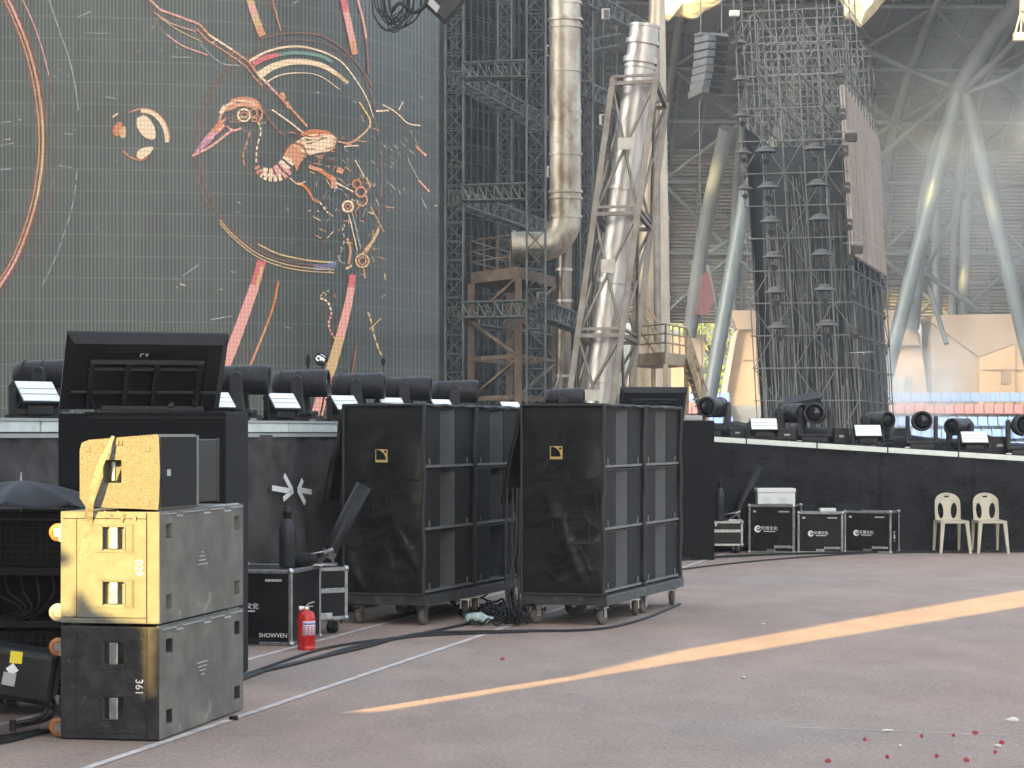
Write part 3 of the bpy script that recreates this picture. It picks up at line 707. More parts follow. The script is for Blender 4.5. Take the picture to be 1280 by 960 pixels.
# the mechanical bird
A = Art()
A.poly([(240, 195), (256, 172), (270, 156), (274, 164), (260, 181)], MA); A.line([(240, 195), (262, 184), (283, 168), (290, 163)], 3, PI); A.line([(258, 172), (273, 154), (277, 138)], 3, PE); A.poly([(266, 160), (276, 148), (282, 158), (272, 168)], ORA)
A.poly([(279, 140), (284, 130), (296, 122), (314, 122), (324, 128), (327, 138), (318, 134), (300, 133), (288, 138)], PE, True); A.line([(282, 132), (300, 126), (318, 129)], 2, CR); A.line([(276, 142), (281, 132)], 5, CR)
A.ring(305, 144, 7.5, 2.4, CR); A.ring(305, 144, 4, 1.2, PE); A.ring(317, 141, 4.5, 1.6, PE); A.ring(318, 149, 3, 1.4, PE); A.line([(284, 158), (292, 163), (302, 160)], 3, PI); A.line([(324, 130), (328, 142), (322, 155)], 2.4, PE)
A.line([(323, 152), (326, 165), (321, 185), (320, 203)], 2.2, CR, gap=3); A.line([(313, 162), (308, 180), (304, 192), (306, 210)], 1.8, PE, gap=4)
A.line([(320, 206), (326, 217), (338, 223), (352, 221), (364, 212)], 7, [PE, CR, CR, PI], 9, gap=3); A.line([(326, 213), (340, 216), (354, 208), (366, 194)], 9, [CR, PI, CR], 18, gap=4)
A.poly([(356, 189), (364, 180), (376, 178), (382, 186), (381, 196), (374, 206), (371, 214), (368, 206), (364, 199), (356, 195)], PE, True)
A.poly([(366, 180), (382, 170), (402, 167), (418, 170), (420, 178), (414, 188), (398, 191), (384, 193)], CR, True); A.poly([(375, 169), (384, 163), (398, 162), (412, 165), (422, 174), (408, 170), (390, 172)], ORA, True)
A.line([(355, 190), (366, 179), (380, 184), (383, 196)], 2, RU); A.line([(414, 190), (419, 178), (428, 178), (440, 182)], 2, PE); A.line([(430, 183), (448, 182)], 1.6, CR)
wing = [(184, -4), (200, 12), (225, 21), (249, 30), (262, 44), (290, 62), (311, 77), (321, 91), (332, 102), (346, 117), (366, 138), (384, 158)]
A.line(wing, 2.6, [PI, PI, PE, CR, PE, PE, CR, PI, PE, PE], sm=False); A.line([(x - 3, y + 6) for x, y in wing[3:9]], 1.6, PE, sm=False)
A.line([(192, 15), (214, 29), (246, 40)], 1.3, PI); A.line([(200, 22), (222, 37), (252, 52)], 1.2, GO); A.line([(208, 43), (228, 57), (260, 69)], 1.8, PI); A.line([(212, 71), (240, 72)], 1.2, GR); A.line([(250, 55), (275, 78), (300, 82)], 1, GR)
A.line([(340, 137), (360, 151), (379, 166)], 2, CR); A.line([(326, 132), (340, 155), (358, 172)], 2, RU); A.line([(350, 112), (362, 135)], 5, PE, gap=3)
A.line([(386, 208), (402, 214), (416, 226), (420, 236)], 5, [PE, ORA, PI]); A.line([(372, 228), (384, 236), (392, 250), (400, 252)], 4, ORA, 2); A.line([(362, 222), (372, 230), (382, 227)], 1.4, CR)
A.poly([(413, 218), (420, 222), (420, 234), (414, 236)], PE); A.line([(420, 228), (442, 240)], 2, CR); A.poly([(422, 208), (430, 212), (428, 218), (420, 215)], PE)
A.line([(398, 250), (408, 264), (416, 270)], 1.6, CR, gap=3); A.ring(435, 258, 6.5, 2.6, CR); A.ring(435, 258, 3, 1.4, PE); A.ring(451, 240, 6, 2.6, PE); A.ring(452, 250, 7, 2.2, PE, 200, 420); A.ring(446, 230, 5, 2.4, ORA)
A.line([(444, 200), (456, 222)], 1.2, CR); A.line([(458, 222), (463, 234)], 2, GO); A.line([(436, 268), (447, 314)], 1.3, CR); A.line([(441, 267), (451, 312)], 1.1, GR); A.line([(427, 280), (430, 300), (424, 322)], 1.3, GR, gap=3); A.line([(463, 258), (480, 290)], 1.3, GO)
A.line([(434, 298), (438, 312), (436, 330)], 3, PE); A.ring(453, 326, 8, 2.4, GO); A.ring(453, 326, 4.5, 1.6, PE); A.line([(455, 336), (456, 348)], 2, PE); A.line([(456, 312), (466, 300), (474, 284)], 2.4, GO); A.line([(432, 336), (440, 332)], 3, GO)
A.line([(399, 372), (410, 378), (414, 392), (411, 404), (414, 416), (421, 426)], 2.4, [CR, PI, PE], gap=3); A.line([(412, 360), (404, 374)], 2, GR, gap=2)
A.line([(459, 388), (464, 402), (468, 420), (474, 438), (477, 444)], 2.2, GO, gap=4); A.line([(476, 398), (462, 412)], 1.2, GO)
A.line([(470, 139), (486, 138)], 2, CR); A.line([(478, 131), (488, 136), (498, 143), (510, 154), (526, 157)], 1.4, CR); A.line([(498, 138), (504, 127)], 1.3, CR); A.line([(520, 183), (533, 195)], 2.6, [PE, PI]); A.line([(523, 225), (537, 240)], 2.2, PI); A.line([(510, 200), (522, 222)], 1, GR); A.line([(527, 248), (534, 262)], 1.2, GR)
# fine plates, rivet rows and feather strands that break the shapes up
for i in range(46):
    t = i / 45; k = min(9, int(t * 10)); a, b = wing[k], wing[k + 1]; f = t * 10 - k; x, y = a[0] + (b[0] - a[0]) * min(f, 1), a[1] + (b[1] - a[1]) * min(f, 1)
    L = rnd.uniform(6, 34) * (1 - .6 * t); A.line([(x, y), (x - L * .25, y + L * .5), (x + L * .1, y + L)], rnd.uniform(.5, 1.0), rnd.choice((RU, RU, GR, PE, DK)), .3)
for i in range(60):
    x, y = rnd.uniform(360, 420), rnd.uniform(164, 206)
    A.line([(x, y), (x + rnd.uniform(3, 11), y + rnd.uniform(-2, 3))], rnd.uniform(.6, 1.5), rnd.choice((DK, DK, RU, PE)))
for i in range(34):
    x, y = rnd.uniform(280, 326), rnd.uniform(122, 160); A.line([(x, y), (x + rnd.uniform(3, 10), y + rnd.uniform(-1.5, 1.5))], rnd.uniform(.5, 1.1), rnd.choice((DK, RU, PE, CR)))
for i in range(120):
    x, y = rnd.gauss(432, 26), rnd.gauss(262, 42); a = rnd.choice((.9, -1.1, 1.4, .3)) + rnd.gauss(0, .2); L = rnd.uniform(2, 13)
    A.line([(x, y), (x + L * math.cos(a), y + L * math.sin(a))], rnd.uniform(.5, 1.3), rnd.choice((RU, PE, GO, GR, DK, CR)))
for i in range(60):
    x, y = rnd.gauss(500, 22), rnd.gauss(165, 45); a = rnd.uniform(.5, 1.3); L = rnd.uniform(2, 10); A.line([(x, y), (x + L * math.cos(a), y + L * math.sin(a))], rnd.uniform(.4, .9), rnd.choice((RU, GR, GR, GO)))
for i in range(26):
    x, y = rnd.uniform(248, 276), 0; y = 195 - (x - 240) * 1.05 + rnd.uniform(-4, 6); A.line([(x, y), (x + 7, y - 7)], rnd.uniform(.5, 1), rnd.choice((DK, PI, CR)))
A.done("bird_picture")
A = Art()
for i in range(70):
    x, y = rnd.uniform(0, 545), rnd.uniform(0, 470); a = rnd.uniform(-.6, .6); L = rnd.choice((2, 3, 4, 8)); A.line([(x, y), (x + L * math.cos(a), y + L * math.sin(a))], rnd.uniform(.6, 1.2), rnd.choice((GR, GR, GR, CR)))
for x, y, x1, y1 in ((97, 22, 114, 14), (104, 41, 136, 42), (132, 121, 146, 124), (80, 167, 92, 168), (73, 207, 90, 210), (0, 153, 14, 152), (0, 182, 17, 179), (0, 212, 15, 211), (228, 345, 250, 330), (262, 400, 290, 395)): A.line([(x, y), (x1, y1)], 1.1, GR)
A.done("spark_picture")

# ================================================================= SCAFFOLD AND TRUSSES RIGHT OF THE SCREEN
sw = thing("scaffold_wall", "dense dark scaffold wall of close upright pipes behind the big trusses", "scaffold", tuple(P(620, 541, 68)) [:2] + (0,))
a, b = P(546, 541, 63.5), P(770, 541, 71.5); a.z = b.z = 0; d = (b - a)
m = MB(); nrm = V(-d.y, d.x, 0).normalized()
m.prism([a + nrm * 1.0, b + nrm * 1.0, b + nrm * 1.0 + V(0, 0, 17), a + nrm * 1.0 + V(0, 0, 17)], nrm * .1); m.build("backing_panel", mat("scaffold_backing", (.022, .026, .027), .9, var=.3, scale=2), sw)
m = MB(); n_ = 30
for i in range(n_ + 1):
    p = a.lerp(b, i / n_)
    for o, r in ((0, .020), (.6, .017)):
        q = p + nrm * o + V(rnd.uniform(-.04, .04), 0, 0); m.cyl(q, q + V(0, 0, 16.5), r, n=5)
m.build("upright", M_LATT, sw)
m = MB()
for k in range(34):
    z = .4 + k * .5
    for o in (0, .6): m.cyl(a + nrm * o + V(0, 0, z + .1 * (o > 0)), b + nrm * o + V(0, 0, z + .1 * (o > 0)), .012, n=4)
    for i in range(n_):
        if rnd.random() < .75:
            p = a.lerp(b, (i + .2) / n_) + V(0, 0, z); q = a.lerp(b, (i + .8) / n_) + V(0, 0, z + .45 * rnd.choice((-1, 1)))
            m.cyl(p - nrm * .02, q - nrm * .02, .010, n=4, cap=False)
            if rnd.random() < .5: m.box(p - V(.03, .03, .10), p + V(.03, .03, .10))
m.build("lacing", M_LATT, sw)

def truss(p, q, wv, hv, bays, label, group="box trusses beside the LED screen", r=.026, lr=.013):
    t = box_truss(p, q, wv, hv, bays, r, lr).build("box_truss", M_TRUSS)
    return tag(t, label, "truss", group)
tw = .40
def up_truss(x, Y, z1, label, w_=tw):
    p = P(x, 541, Y); p.z = 0; q = p + V(0, 0, z1); truss(p, q, V(w_, 0, 0), V(0, w_, 0), int(z1 / .42), label)
T1 = (568, 54.5); T2 = (670, 51.4)
up_truss(*T1, 17, "upright box truss nearest the edge of the LED screen")
up_truss(*T2, 17, "upright box truss just left of the rusty vertical duct")
up_truss(631, 64.5, 17, "upright box truss set deep between the two front ones", .36)
up_truss(733, 59, 17, "upright box truss just right of the rusty vertical duct", .30)
up_truss(762, 66, 17, "thin upright box truss behind the leaning silver tube", .36)
for y, Yd, nm in ((89, 58, "upper"), (242, 58, "middle"), (388, 58, "lowest")):
    truss(P(578, y, T1[1]), P(661, y - 2, T2[1]), V(0, .4, 0), V(0, 0, .34), 8, f"{nm} cross truss joining the two front upright trusses")
    truss(P(571, y + 6, 54.8), P(690, y + (541 - y) * .16, 65), V(.36, -.05, 0), V(0, 0, .34), 22, f"{nm} cross truss running back into the dark scaffold from the screen edge")
truss(P(724, 110, 58.5), P(790, 140, 64), V(.3, .1, 0), V(0, 0, .36), 12, "short sloping truss behind the top of the leaning silver tube")
truss(P(728, -4, 58), P(802, 36, 66), V(.3, .1, 0), V(0, 0, .36), 16, "truss running back to the top of the leaning silver tube")
truss(P(680, 389, 51.4), P(722, 405, 53.6), V(.3, .1, 0), V(0, 0, .36), 9, "low truss between the brown platform and the leaning silver tube")
truss(P(735, 58, 64), P(775, 50, 66), V(0, .3, 0), V(0, 0, .3), 6, "small cross truss under the roof beside the rusty duct")
# small floodlights clamped to the trusses
def flood(x, y, Y, label):
    t = thing("floodlight", label, "floodlight", tuple(P(x, y, Y)), "floodlights clamped on the trusses")
    m = MB(); c = P(x, y, Y); m.obox(c, (.10, 0, 0), (0, .08, 0), (0, 0, .13)); m.build("housing", M_GREYP, t, bevel=.015)
    m = MB(); m.obox(c - V(-.02, .085, 0), (.06, 0, 0), (0, .01, 0), (0, 0, .10)); m.build("lens", M_GLASSD, t)
    m = MB(); m.bar(c + V(-.13, 0, -.1), c + V(-.13, 0, .16), .03, .04); m.bar(c + V(-.13, 0, .16), c + V(.13, .0, .16), .03, .04); m.build("bracket", M_BLACK, t)
flood(686, 64, 56.5, "small grey floodlight on the truss by the top of the rusty duct")
flood(688, 215, 56.5, "small grey floodlight on the truss halfway up the rusty duct")
flood(754, 150, 57, "small grey floodlight at the lower end of the short sloping truss")
flood(757, 18, 58, "small grey floodlight under the truss at the top of the picture")
flood(676, 372, 55, "small grey floodlight above the brown steel platform")

# ================================================================= DUCTS, LEANING TUBE, CHIMNEY
DY = 53.0; pm = DY / F
dc = thing("exhaust_duct", "fat rust-stained vertical metal duct with an elbow near the bottom", "duct", tuple(P(707, 300, DY)))
rr = 19.5 * pm
m = MB(); m.cyl(P(706, -20, DY), P(707, 268, DY), rr, n=28, cap=False); m.build("duct_pipe", M_DUCT, dc)
cx_, cy_ = 707 - 34, 272
path = [P(707, 266, DY)] + [P(cx_ + 34 * math.cos(R(-a)), cy_ - 36 * math.sin(R(-a)), DY) for a in range(0, 91, 9)] + [P(640, 309, DY)]
m = MB(); m.tube(path, rr, 28, rs=[rr] * (len(path) - 1) + [rr * .98]); m.build("duct_elbow", M_DUCT, dc)
for y, k_ in ((4, 1.05), (25, 1.13), (34, 1.09), (89, 1.05), (140, 1.03), (193, 1.08), (240, 1.11), (248, 1.09), (271, 1.08)):
    m = MB(); p = P(707, y, DY); m.cyl(p - V(0, 0, .03), p + V(0, 0, .03), rr * k_, n=28); m.build("flange", M_DUCT, dc, bevel=.01)
m = MB(); p = P(643, 309, DY); m.cyl(p - V(.04, 0, 0), p + V(.04, 0, 0), rr * 1.08, n=28); m.build("flange", M_DUCT, dc, bevel=.01)
d2 = thing("drain_pipe", "narrower dark steel pipe standing below the elbow of the rusty duct", "pipe", tuple(P(706, 541, 54.5)))
m = MB(); m.cyl(P(706, 300, 54.5), P(703, 541, 54.5), .17, n=18); m.build("pipe", mat("dark_stained_steel", (.22, .20, .18), .35, .8, color2=(.10, .09, .08), scale=2, stretch=(1, 1, .5)), d2)
for y in (337, 376, 400, 470):
    m = MB(); p = P(705, y, 54.5); m.cyl(p - V(0, 0, .03), p + V(0, 0, .03), .195, n=18); m.build("flange", M_TUBE, d2)

TY = 50.0; pm = TY / F
lt = thing("leaning_tube", "thick silver tube leaning to the right inside an open steel frame", "tube", tuple(P(748, 541, TY)))
A0, A1 = P(744, 545, TY), P(806, 32, TY)
def ax(y): return A0.lerp(A1, (545 - y) / (545 - 32))
def ax_r(y): return 18.5 * pm
dv = (A1 - A0).normalized()
m = MB(); m.cyl(A0, A1, 18.5 * pm, 18.5 * pm, n=30); m.build("tube_body", M_TUBE, lt)
for y, k_, h in ((53, 1.16, .05), (76, 1.18, .06), (84, 1.08, .03), (108, 1.06, .03), (236, 1.10, .04), (352, 1.13, .05), (420, 1.06, .03), (475, 1.10, .05), (33, 1.06, .03)):
    m = MB(); p = ax(y); m.cyl(p - dv * h, p + dv * h, ax_r(y) * k_, n=30); m.build("flange", M_TUBE, lt, bevel=.015)
fr_ = thing("steel_frame", "leaning open frame of square steel beams around the silver tube", "steel frame", tuple(P(740, 541, TY)))
FL = (P(705, 545, TY - .7), P(766, 98, TY - .7)); FR = (P(760, 545, TY - .75), P(820, 95, TY - .75)); BR = (P(782, 545, TY + .8), P(833, 128, TY + .8)); BL_ = (P(722, 545, TY + .85), P(779, 131, TY + .85))
lv = lambda L, y, yt: L[0].lerp(L[1], (545 - y) / (545 - yt))
for L in (FL, FR, BR, BL_):
    m = MB(); m.bar(L[0], L[1], .125, .125, up=(0, 1, 0)); m.build("leg", M_BEAM, fr_, bevel=.01)
tt = [0, .145, .28, .46, .62, .80, .985]
for k, t in enumerate(tt):
    m = MB()
    q = [L[0].lerp(L[1], t) for L in (FL, FR, BR, BL_)]
    if k in (2, 4, 6):
        for i in range(4): m.bar(q[i], q[(i + 1) % 4], .085, .085); 
        for i in range(4): m.bar(q[i] + V(0, 0, .14), q[(i + 1) % 4] + V(0, 0, .14), .06, .06)
        m.build("cross_beam", M_BEAM, fr_, bevel=.006)
m = MB()
for j, (a_, b_) in enumerate(((0, 2), (2, 4), (4, 6))):
    for (L0, L1) in ((FL, FR), (FR, BR), (BL_, BR), (FL, BL_)):
        m.cyl(L0[0].lerp(L0[1], tt[a_]), L1[0].lerp(L1[1], tt[b_]), .035, n=6); m.cyl(L1[0].lerp(L1[1], tt[a_]), L0[0].lerp(L0[1], tt[b_]), .035, n=6)
m.build("diagonal_brace", M_BEAM, fr_)
for x0, y0, x1, y1 in ((772, 172, 793, 187), (751, 324, 769, 341), (728, 487, 749, 501)):
    a, b = P(x0, y0, TY - .8), P(x1, y1, TY - .8); m = MB(); m.box((a.x, a.y - .02, b.z), (b.x, a.y + .02, a.z)); m.build("gusset_plate", mat("bright_steel_plate", (.33, .32, .30), .5, .6, var=.2, scale=4), fr_)

ch = thing("chimney", "tall tapering tan chimney with a thin pipe standing behind the leaning tube", "chimney", tuple(P(813, 541, 57)))
m = MB(); m.cyl(P(811, 541, 57), P(822, -20, 57), 29 * 57 / F, 9 * 57 / F, n=30, cap=False); m.build("chimney_body", M_CONE, ch)
for y, r_ in ((273, 20.5), (372, 24.2), (180, 17)):
    x = 811 + 11 * (541 - y) / 561; p = P(x, y, 57); m = MB(); m.cyl(p - V(0, 0, .04), p + V(0, 0, .04), r_ * 57 / F, n=30); m.build("flange", M_CONE, ch)
m = MB(); m.cyl(P(822, 447, 55.8), P(820, 40, 56.2), .085, n=10); m.build("thin_pipe", M_BEAM, ch)

# ================================================================= PLATFORMS
def rail_run(mb, a, b, h, n, r=.022, rails=3):
    for i in range(n + 1): p = a.lerp(b, i / n); mb.cyl(p, p + V(0, 0, h), r, n=6)
    for k in range(rails): z = V(0, 0, h * (k + 1) / rails); mb.cyl(a + z, b + z, r * .9, n=6)
bp_ = thing("brown_platform", "brown rusted steel platform on braced legs under the duct elbow", "platform", tuple(P(648, 541, 54)))
pa, pb, pc = P(589, 340, 55), P(648, 340, 53), P(694, 345, 56.5)
pa.z = pb.z = pc.z = P(648, 341, 53).z; pd = pa + (pc - pb)
m = MB(); m.prism([pa - V(0, 0, .12), pb - V(0, 0, .12), pc - V(0, 0, .12), pd - V(0, 0, .12)], V(0, 0, .26)); m.build("deck", M_BROWN, bp_, bevel=.01)
base_z = 1.0
for p in (pa, pb, pc, pd):
    m = MB(); q = p.copy(); q.z = 0; m.bar(q, p - V(0, 0, .12), .16, .16); m.build("leg", M_BROWN, bp_, bevel=.01)
m = MB(); at_ = lambda p, y: V(p.x, p.y, EYE + (HY - y) / F * 54)
for y in (447, 497): 
    for p, q in ((pa, pb), (pb, pc), (pc, pd), (pd, pa)): m.bar(at_(p, y), at_(q, y), .09, .09)
for p, q in ((pa, pb), (pb, pc)):
    for y0, y1 in ((350, 398), (400, 447), (450, 497)):
        a_, b_ = (p, q) if y0 == 400 else (q, p)
        m.cyl(at_(a_, y0), at_(b_, y1), .045, n=6)
m.build("bracing", M_BROWN, bp_)
m = MB(); up = V(0, 0, .14); rail_run(m, pa + up, pb.lerp(pa, .15) + up, .72, 3); rail_run(m, pa + up, pd + up, .72, 3); m.build("handrail", M_BROWN, bp_)

tp = thing("tan_platform", "tan steel landing with railings and a steep stair right of the leaning tube", "platform", tuple(P(832, 541, 51)))
ta, tb, tc_ = P(790, 447, 51.6), P(832, 447, 50), P(858, 449, 52)
ta.z = tb.z = tc_.z = P(832, 447.5, 50).z; td = ta + (tc_ - tb)
m = MB(); m.prism([p - V(0, 0, .13) for p in (ta, tb, tc_, td)], V(0, 0, .26)); m.build("deck", M_TAN, tp, bevel=.01)
for p in (ta, tb, tc_, td):
    m = MB(); m.bar(V(p.x, p.y, 0), p - V(0, 0, .13), .10, .10); m.build("leg", M_TAN, tp)
m = MB(); up = V(0, 0, .13); rail_run(m, ta + up, tb + up, .58, 2); rail_run(m, tb + up, tc_ + up, .58, 3); m.build("railing", M_TAN, tp)
m = MB(); s0, s1 = tc_ + V(.02, 0, .0), P(884, 530, 50.5)
for o in (0, .55):
    m.bar(s0 + V(0, o, 0), s1 + V(0, o, 0), .06, .16); m.cyl(s0 + V(0, o, .7), s1 + V(0, o, .7), .022, n=6)
    for i in range(6): p = s0.lerp(s1, i / 5) + V(0, o, 0); m.cyl(p, p + V(0, 0, .7), .018, n=5)
for i in range(9): p = s0.lerp(s1, (i + .5) / 9); m.box(p + V(-.10, 0, -.015), p + V(.10, .55, .015))
m.build("stair", M_TAN, tp)
m = MB(); s0, s1 = P(796, 400, 52.5), P(824, 442, 52.5)
for o in (0, .4):
    m.bar(s0 + V(0, o, 0), s1 + V(0, o, 0), .05, .12)
    for h in (.35, .65): m.cyl(s0 + V(0, o, h), s1 + V(0, o, h), .018, n=6)
for i in range(7): p = s0.lerp(s1, (i + .5) / 7); m.box(p + V(-.09, 0, -.012), p + V(.09, .4, .012))
m.build("upper_stair", M_TAN, tp)
m = MB(); m.cyl(P(690, 500, 49), P(701, 466, 49), .03, n=6); m.cyl(P(701, 466, 49), P(701, 541, 49), .03, n=6); tag(m.build("handrail_end", M_SCAF), "short bent steel handrail end behind the right speaker stack", "handrail")

# ================================================================= SCAFFOLD TOWER WITH SIDE SCREEN
tower = thing("scaffold_tower", "tall dense scaffold tower hung with black gauze and rain-hooded lamps", "scaffold tower", (11, 92, 0))
lean = lambda z: -.057 * (z - 2.8)
QA, QB, QC, QD = V(9.05, 89, 0), V(12.75, 88, 0), V(15.75, 99.3, 0), V(12.0, 100.3, 0)
def TP(u, v, z):
    p = (QA * (1 - u) + QB * u) * (1 - v) + (QD * (1 - u) + QC * u) * v
    return V(p.x + lean(z), p.y, z)
NU, NV = 5, 6
m = MB()
for i in range(NU + 1):
    for j in range(NV + 1):
        u, v = i / NU, j / NV; top = 16.4 + 2.0 * noise.noise(V(i * 1.7, j * 2.3, 1)) + 1.3 * (1 - v)
        m.cyl(TP(u, v, 0), TP(u, v, top + .6), .026, n=5)
m.build("upright", M_TOWER, tower)
m = MB(); lifts = [1.2 * k + .4 for k in range(15)]
for z in lifts:
    for j in range(NV + 1): m.cyl(TP(-.02, j / NV, z), TP(1.02, j / NV, z), .022, n=5)
    for i in range(NU + 1): m.cyl(TP(i / NU, -.02, z), TP(i / NU, 1.02, z), .022, n=5)
    if z > 8:
        for i in range(NU + 1): m.cyl(TP(i / NU, 0, z + .6), TP(i / NU, 1, z + .6), .018, n=5)
m.build("ledger", mat("grey_tower_ledger", (.10, .11, .115), .6, .3), tower)
m = MB()
for k in range(14):
    z0, z1 = lifts[k], lifts[k + 1]
    for j in range(0, NV + 1):
        for i in range(NU):
            if rnd.random() < (.55 if j == 0 else .4):
                a, b = (i, i + 1) if (i + k) % 2 else (i + 1, i)
                m.cyl(TP(a / NU, j / NV, z0), TP(b / NU, j / NV, z1), .018, n=4, cap=False)
    for i in range(NU + 1):
        for j in range(NV):
            if rnd.random() < .55:
                a, b = (j, j + 1) if rnd.random() < .75 else (j + 1, j)
                m.cyl(TP(i / NU, a / NV, z0), TP(i / NU, b / NV, z1), .018, n=4, cap=False)
m.build("diagonal_brace", M_TOWER, tower)
m = MB()
gz = lambda u0, v0, u1, v1, z0, z1, n_=10: m.grid(lambda a, b: TP(u0 + (u1 - u0) * a, v0 + (v1 - v0) * a, z0 + (z1 - z0) * b) + V(0, .12 * noise.noise(V(a * 6, b * 5, z0)), 0), n_, 12)
gz(.02, .10, .98, .10, 0, 12.3); gz(.02, .55, .98, .55, 0, 12.5); gz(.02, .05, .04, .55, 0, 13); gz(.97, .06, .97, .5, 0, 7.5); gz(.02, .92, .98, .92, 0, 14)
m.build("gauze_cloth", M_GAUZE, tower, solid=.01)
for mm_, nn in ((M_SCAF, 46), (M_TOWER, 110)):      # ropes, cables and slack lines hanging inside the front bays
    m = MB()
    for i in range(nn):
        u, v = rnd.uniform(.02, .98), rnd.uniform(.01, .085); z1 = rnd.uniform(3, 12); du = rnd.gauss(0, .035); L = rnd.uniform(2.5, 7)
        m.tube(smooth_path([TP(u, v, z1), TP(min(1, max(0, u + du * .4)), v, z1 - L * .5) + V(.05 * rnd.gauss(0, 1), 0, 0), TP(min(1, max(0, u + du)), v, max(.2, z1 - L))], 3), rnd.uniform(.010, .02), 4)
    for i in range(nn // 2):
        v, u = rnd.uniform(.02, .98), rnd.uniform(.96, 1.0); z1 = rnd.uniform(2, 7.5); L = rnd.uniform(2, 5); m.tube([TP(u, v, z1), TP(u, min(1, max(0, v + rnd.gauss(0, .03))), max(.2, z1 - L))], rnd.uniform(.010, .018), 4)
    m.build("hanging_lines", mm_, tower)
# LED side screen on the tower's right flank
side = thing("side_screen", "tall pale pinkish LED screen hung on the right flank of the scaffold tower", "LED screen", tuple(TP(1.05, .5, 8.5)))
m = MB(); zt, zb = 13.7, 8.15
o_ = V(.08, -.02, 0)
zt = 14.4; f = [TP(1, 0, zb) + o_, TP(1, 1, zb - .05) + o_, TP(1, 1, 13.75) + o_, TP(1, .62, 13.95) + o_, TP(1, 0, zt) + o_]
m.prism(f, V(-.15, .04, 0))
def side_material():
    mm = bpy.data.materials.new("side_screen_face"); mm.use_nodes = True; n = mm.node_tree.nodes; l = mm.node_tree.links; b = n["Principled BSDF"]
    tc = n.new("ShaderNodeTexCoord"); mp = n.new("ShaderNodeMapping"); mp.inputs["Scale"].default_value = (.5, .5, .16); l.new(tc.outputs["Object"], mp.inputs[0])
    t = n.new("ShaderNodeTexNoise"); t.inputs["Scale"].default_value = 2.2; t.inputs["Detail"].default_value = 7; l.new(mp.outputs[0], t.inputs[0])
    r_ = n.new("ShaderNodeValToRGB"); e = r_.color_ramp.elements; e[0].position = .34; e[0].color = (.10, .075, .06, 1); e[1].position = .62; e[1].color = (.19, .175, .175, 1)
    x = e.new(.5); x.color = (.165, .135, .115, 1); x = e.new(.75); x.color = (.15, .165, .20, 1)
    l.new(t.outputs[0], r_.inputs[0]); l.new(r_.outputs[0], b.inputs["Base Color"]); b.inputs["Roughness"].default_value = .5
    l.new(r_.outputs[0], b.inputs["Emission Color"]); b.inputs["Emission Strength"].default_value = .5 / 2 ** EXPO
    return mm
m.build("screen_face", side_material(), side)
m = MB()
for k in range(1, 7): m.cyl(TP(1, 0, zb + (zt - zb) * k / 7) + o_ * 1.02, TP(1, 1, zb + (zt - zb) * k / 7) + o_ * 1.02, .012, n=4)
for k in range(1, 12): m.cyl(TP(1, k / 12, zb) + o_ * 1.02, TP(1, k / 12, zt) + o_ * 1.02, .010, n=4)
m.build("panel_joints", M_GREYP, side)

# rain-hooded lamps on the tower: one built, the rest copied
def hooded_lamp():
    t = thing("hooded_lamp", "lamp", "stage lamp", (0, 0, 0))
    m = MB(); m.lathe([(.36, 0), (.30, .06), (.20, .10), (.24, .11), (.14, .17), (.05, .20)], (0, 0, .12), n=12); m.build("rain_hood", mat("grey_rain_hood", (.045, .05, .055), .6, var=.2, scale=4), t, world=False)
    m = MB(); m.bar((-.14, 0, .12), (-.14, 0, -.2), .03, .08); m.bar((.14, 0, .12), (.14, 0, -.2), .03, .08); m.bar((-.15, 0, .12), (.15, 0, .12), .03, .08); m.build("yoke", M_BLACK, t, world=False)
    m = MB(); m.cyl((0, .12, -.14), (0, -.16, -.2), .10, .115, n=12); m.build("lamp_head", M_FIX, t, world=False)
    m = MB(); m.cyl((0, -.158, -.1995), (0, -.172, -.2025), .085, n=12); m.build("lens", M_GLASSD, t, world=False)
    return t
hl = hooded_lamp(); first = True
ORD = "topmost second third fourth fifth sixth seventh eighth ninth".split()
spots = []
rows = [58, 104, 149, 195, 240, 283, 327, 371, 415]
for k, y in enumerate(rows[:5]): spots.append((924 + k * 1.8, y, 88.6, f"{ORD[k]} hooded lamp down the left edge of the scaffold tower", .9))
for k, y in enumerate(rows[3:]): spots.append((957 + k * 3.2, y, 88.2, f"{ORD[k]} hooded lamp in the inner column left of the tower's middle", 1.2))
for k, y in enumerate(rows[3:]): spots.append((1018 + k * 3.2, y - 3, 87.6, f"{ORD[k]} hooded lamp in the inner column right of the tower's middle", 1.2))
for x, y, Y, lb, s_ in spots:
    o = hl if first else copy_tree(hl); first = False
    place(o, P(x, y, Y - .4), rnd.uniform(-.15, .15), lb, s_); o['group'] = "hooded lamps on the scaffold tower"
def edge_lamp():
    t = thing("edge_lamp", "lamp", "stage lamp", (0, 0, 0))
    m = MB(); m.box((-.12, -.1, .16), (.12, .1, .26)); m.box((-.14, -.05, -.1), (-.11, .05, .18)); m.box((.11, -.05, -.1), (.14, .05, .18)); m.build("yoke", M_BLACK, t, world=False)
    m = MB(); m.cyl((0, .15, 0), (0, -.18, -.02), .105, n=12); m.build("lamp_head", M_FIX, t, world=False)
    m = MB(); m.cyl((0, -.178, -.02), (0, -.19, -.0205), .08, n=12); m.build("lens", M_GLASSD, t, world=False)
    return t
el = edge_lamp(); first = True
for k, y in enumerate([55, 102, 146, 192, 238, 284, 328, 371, 420]):
    o = el if first else copy_tree(el); first = False
    place(o, P(1047 + k * 2.6, y, 87.4), 0, f"{ORD[k]} bare lamp down the front corner of the tower beside the side screen", 1.15); o['group'] = "lamps on the front corner of the tower"
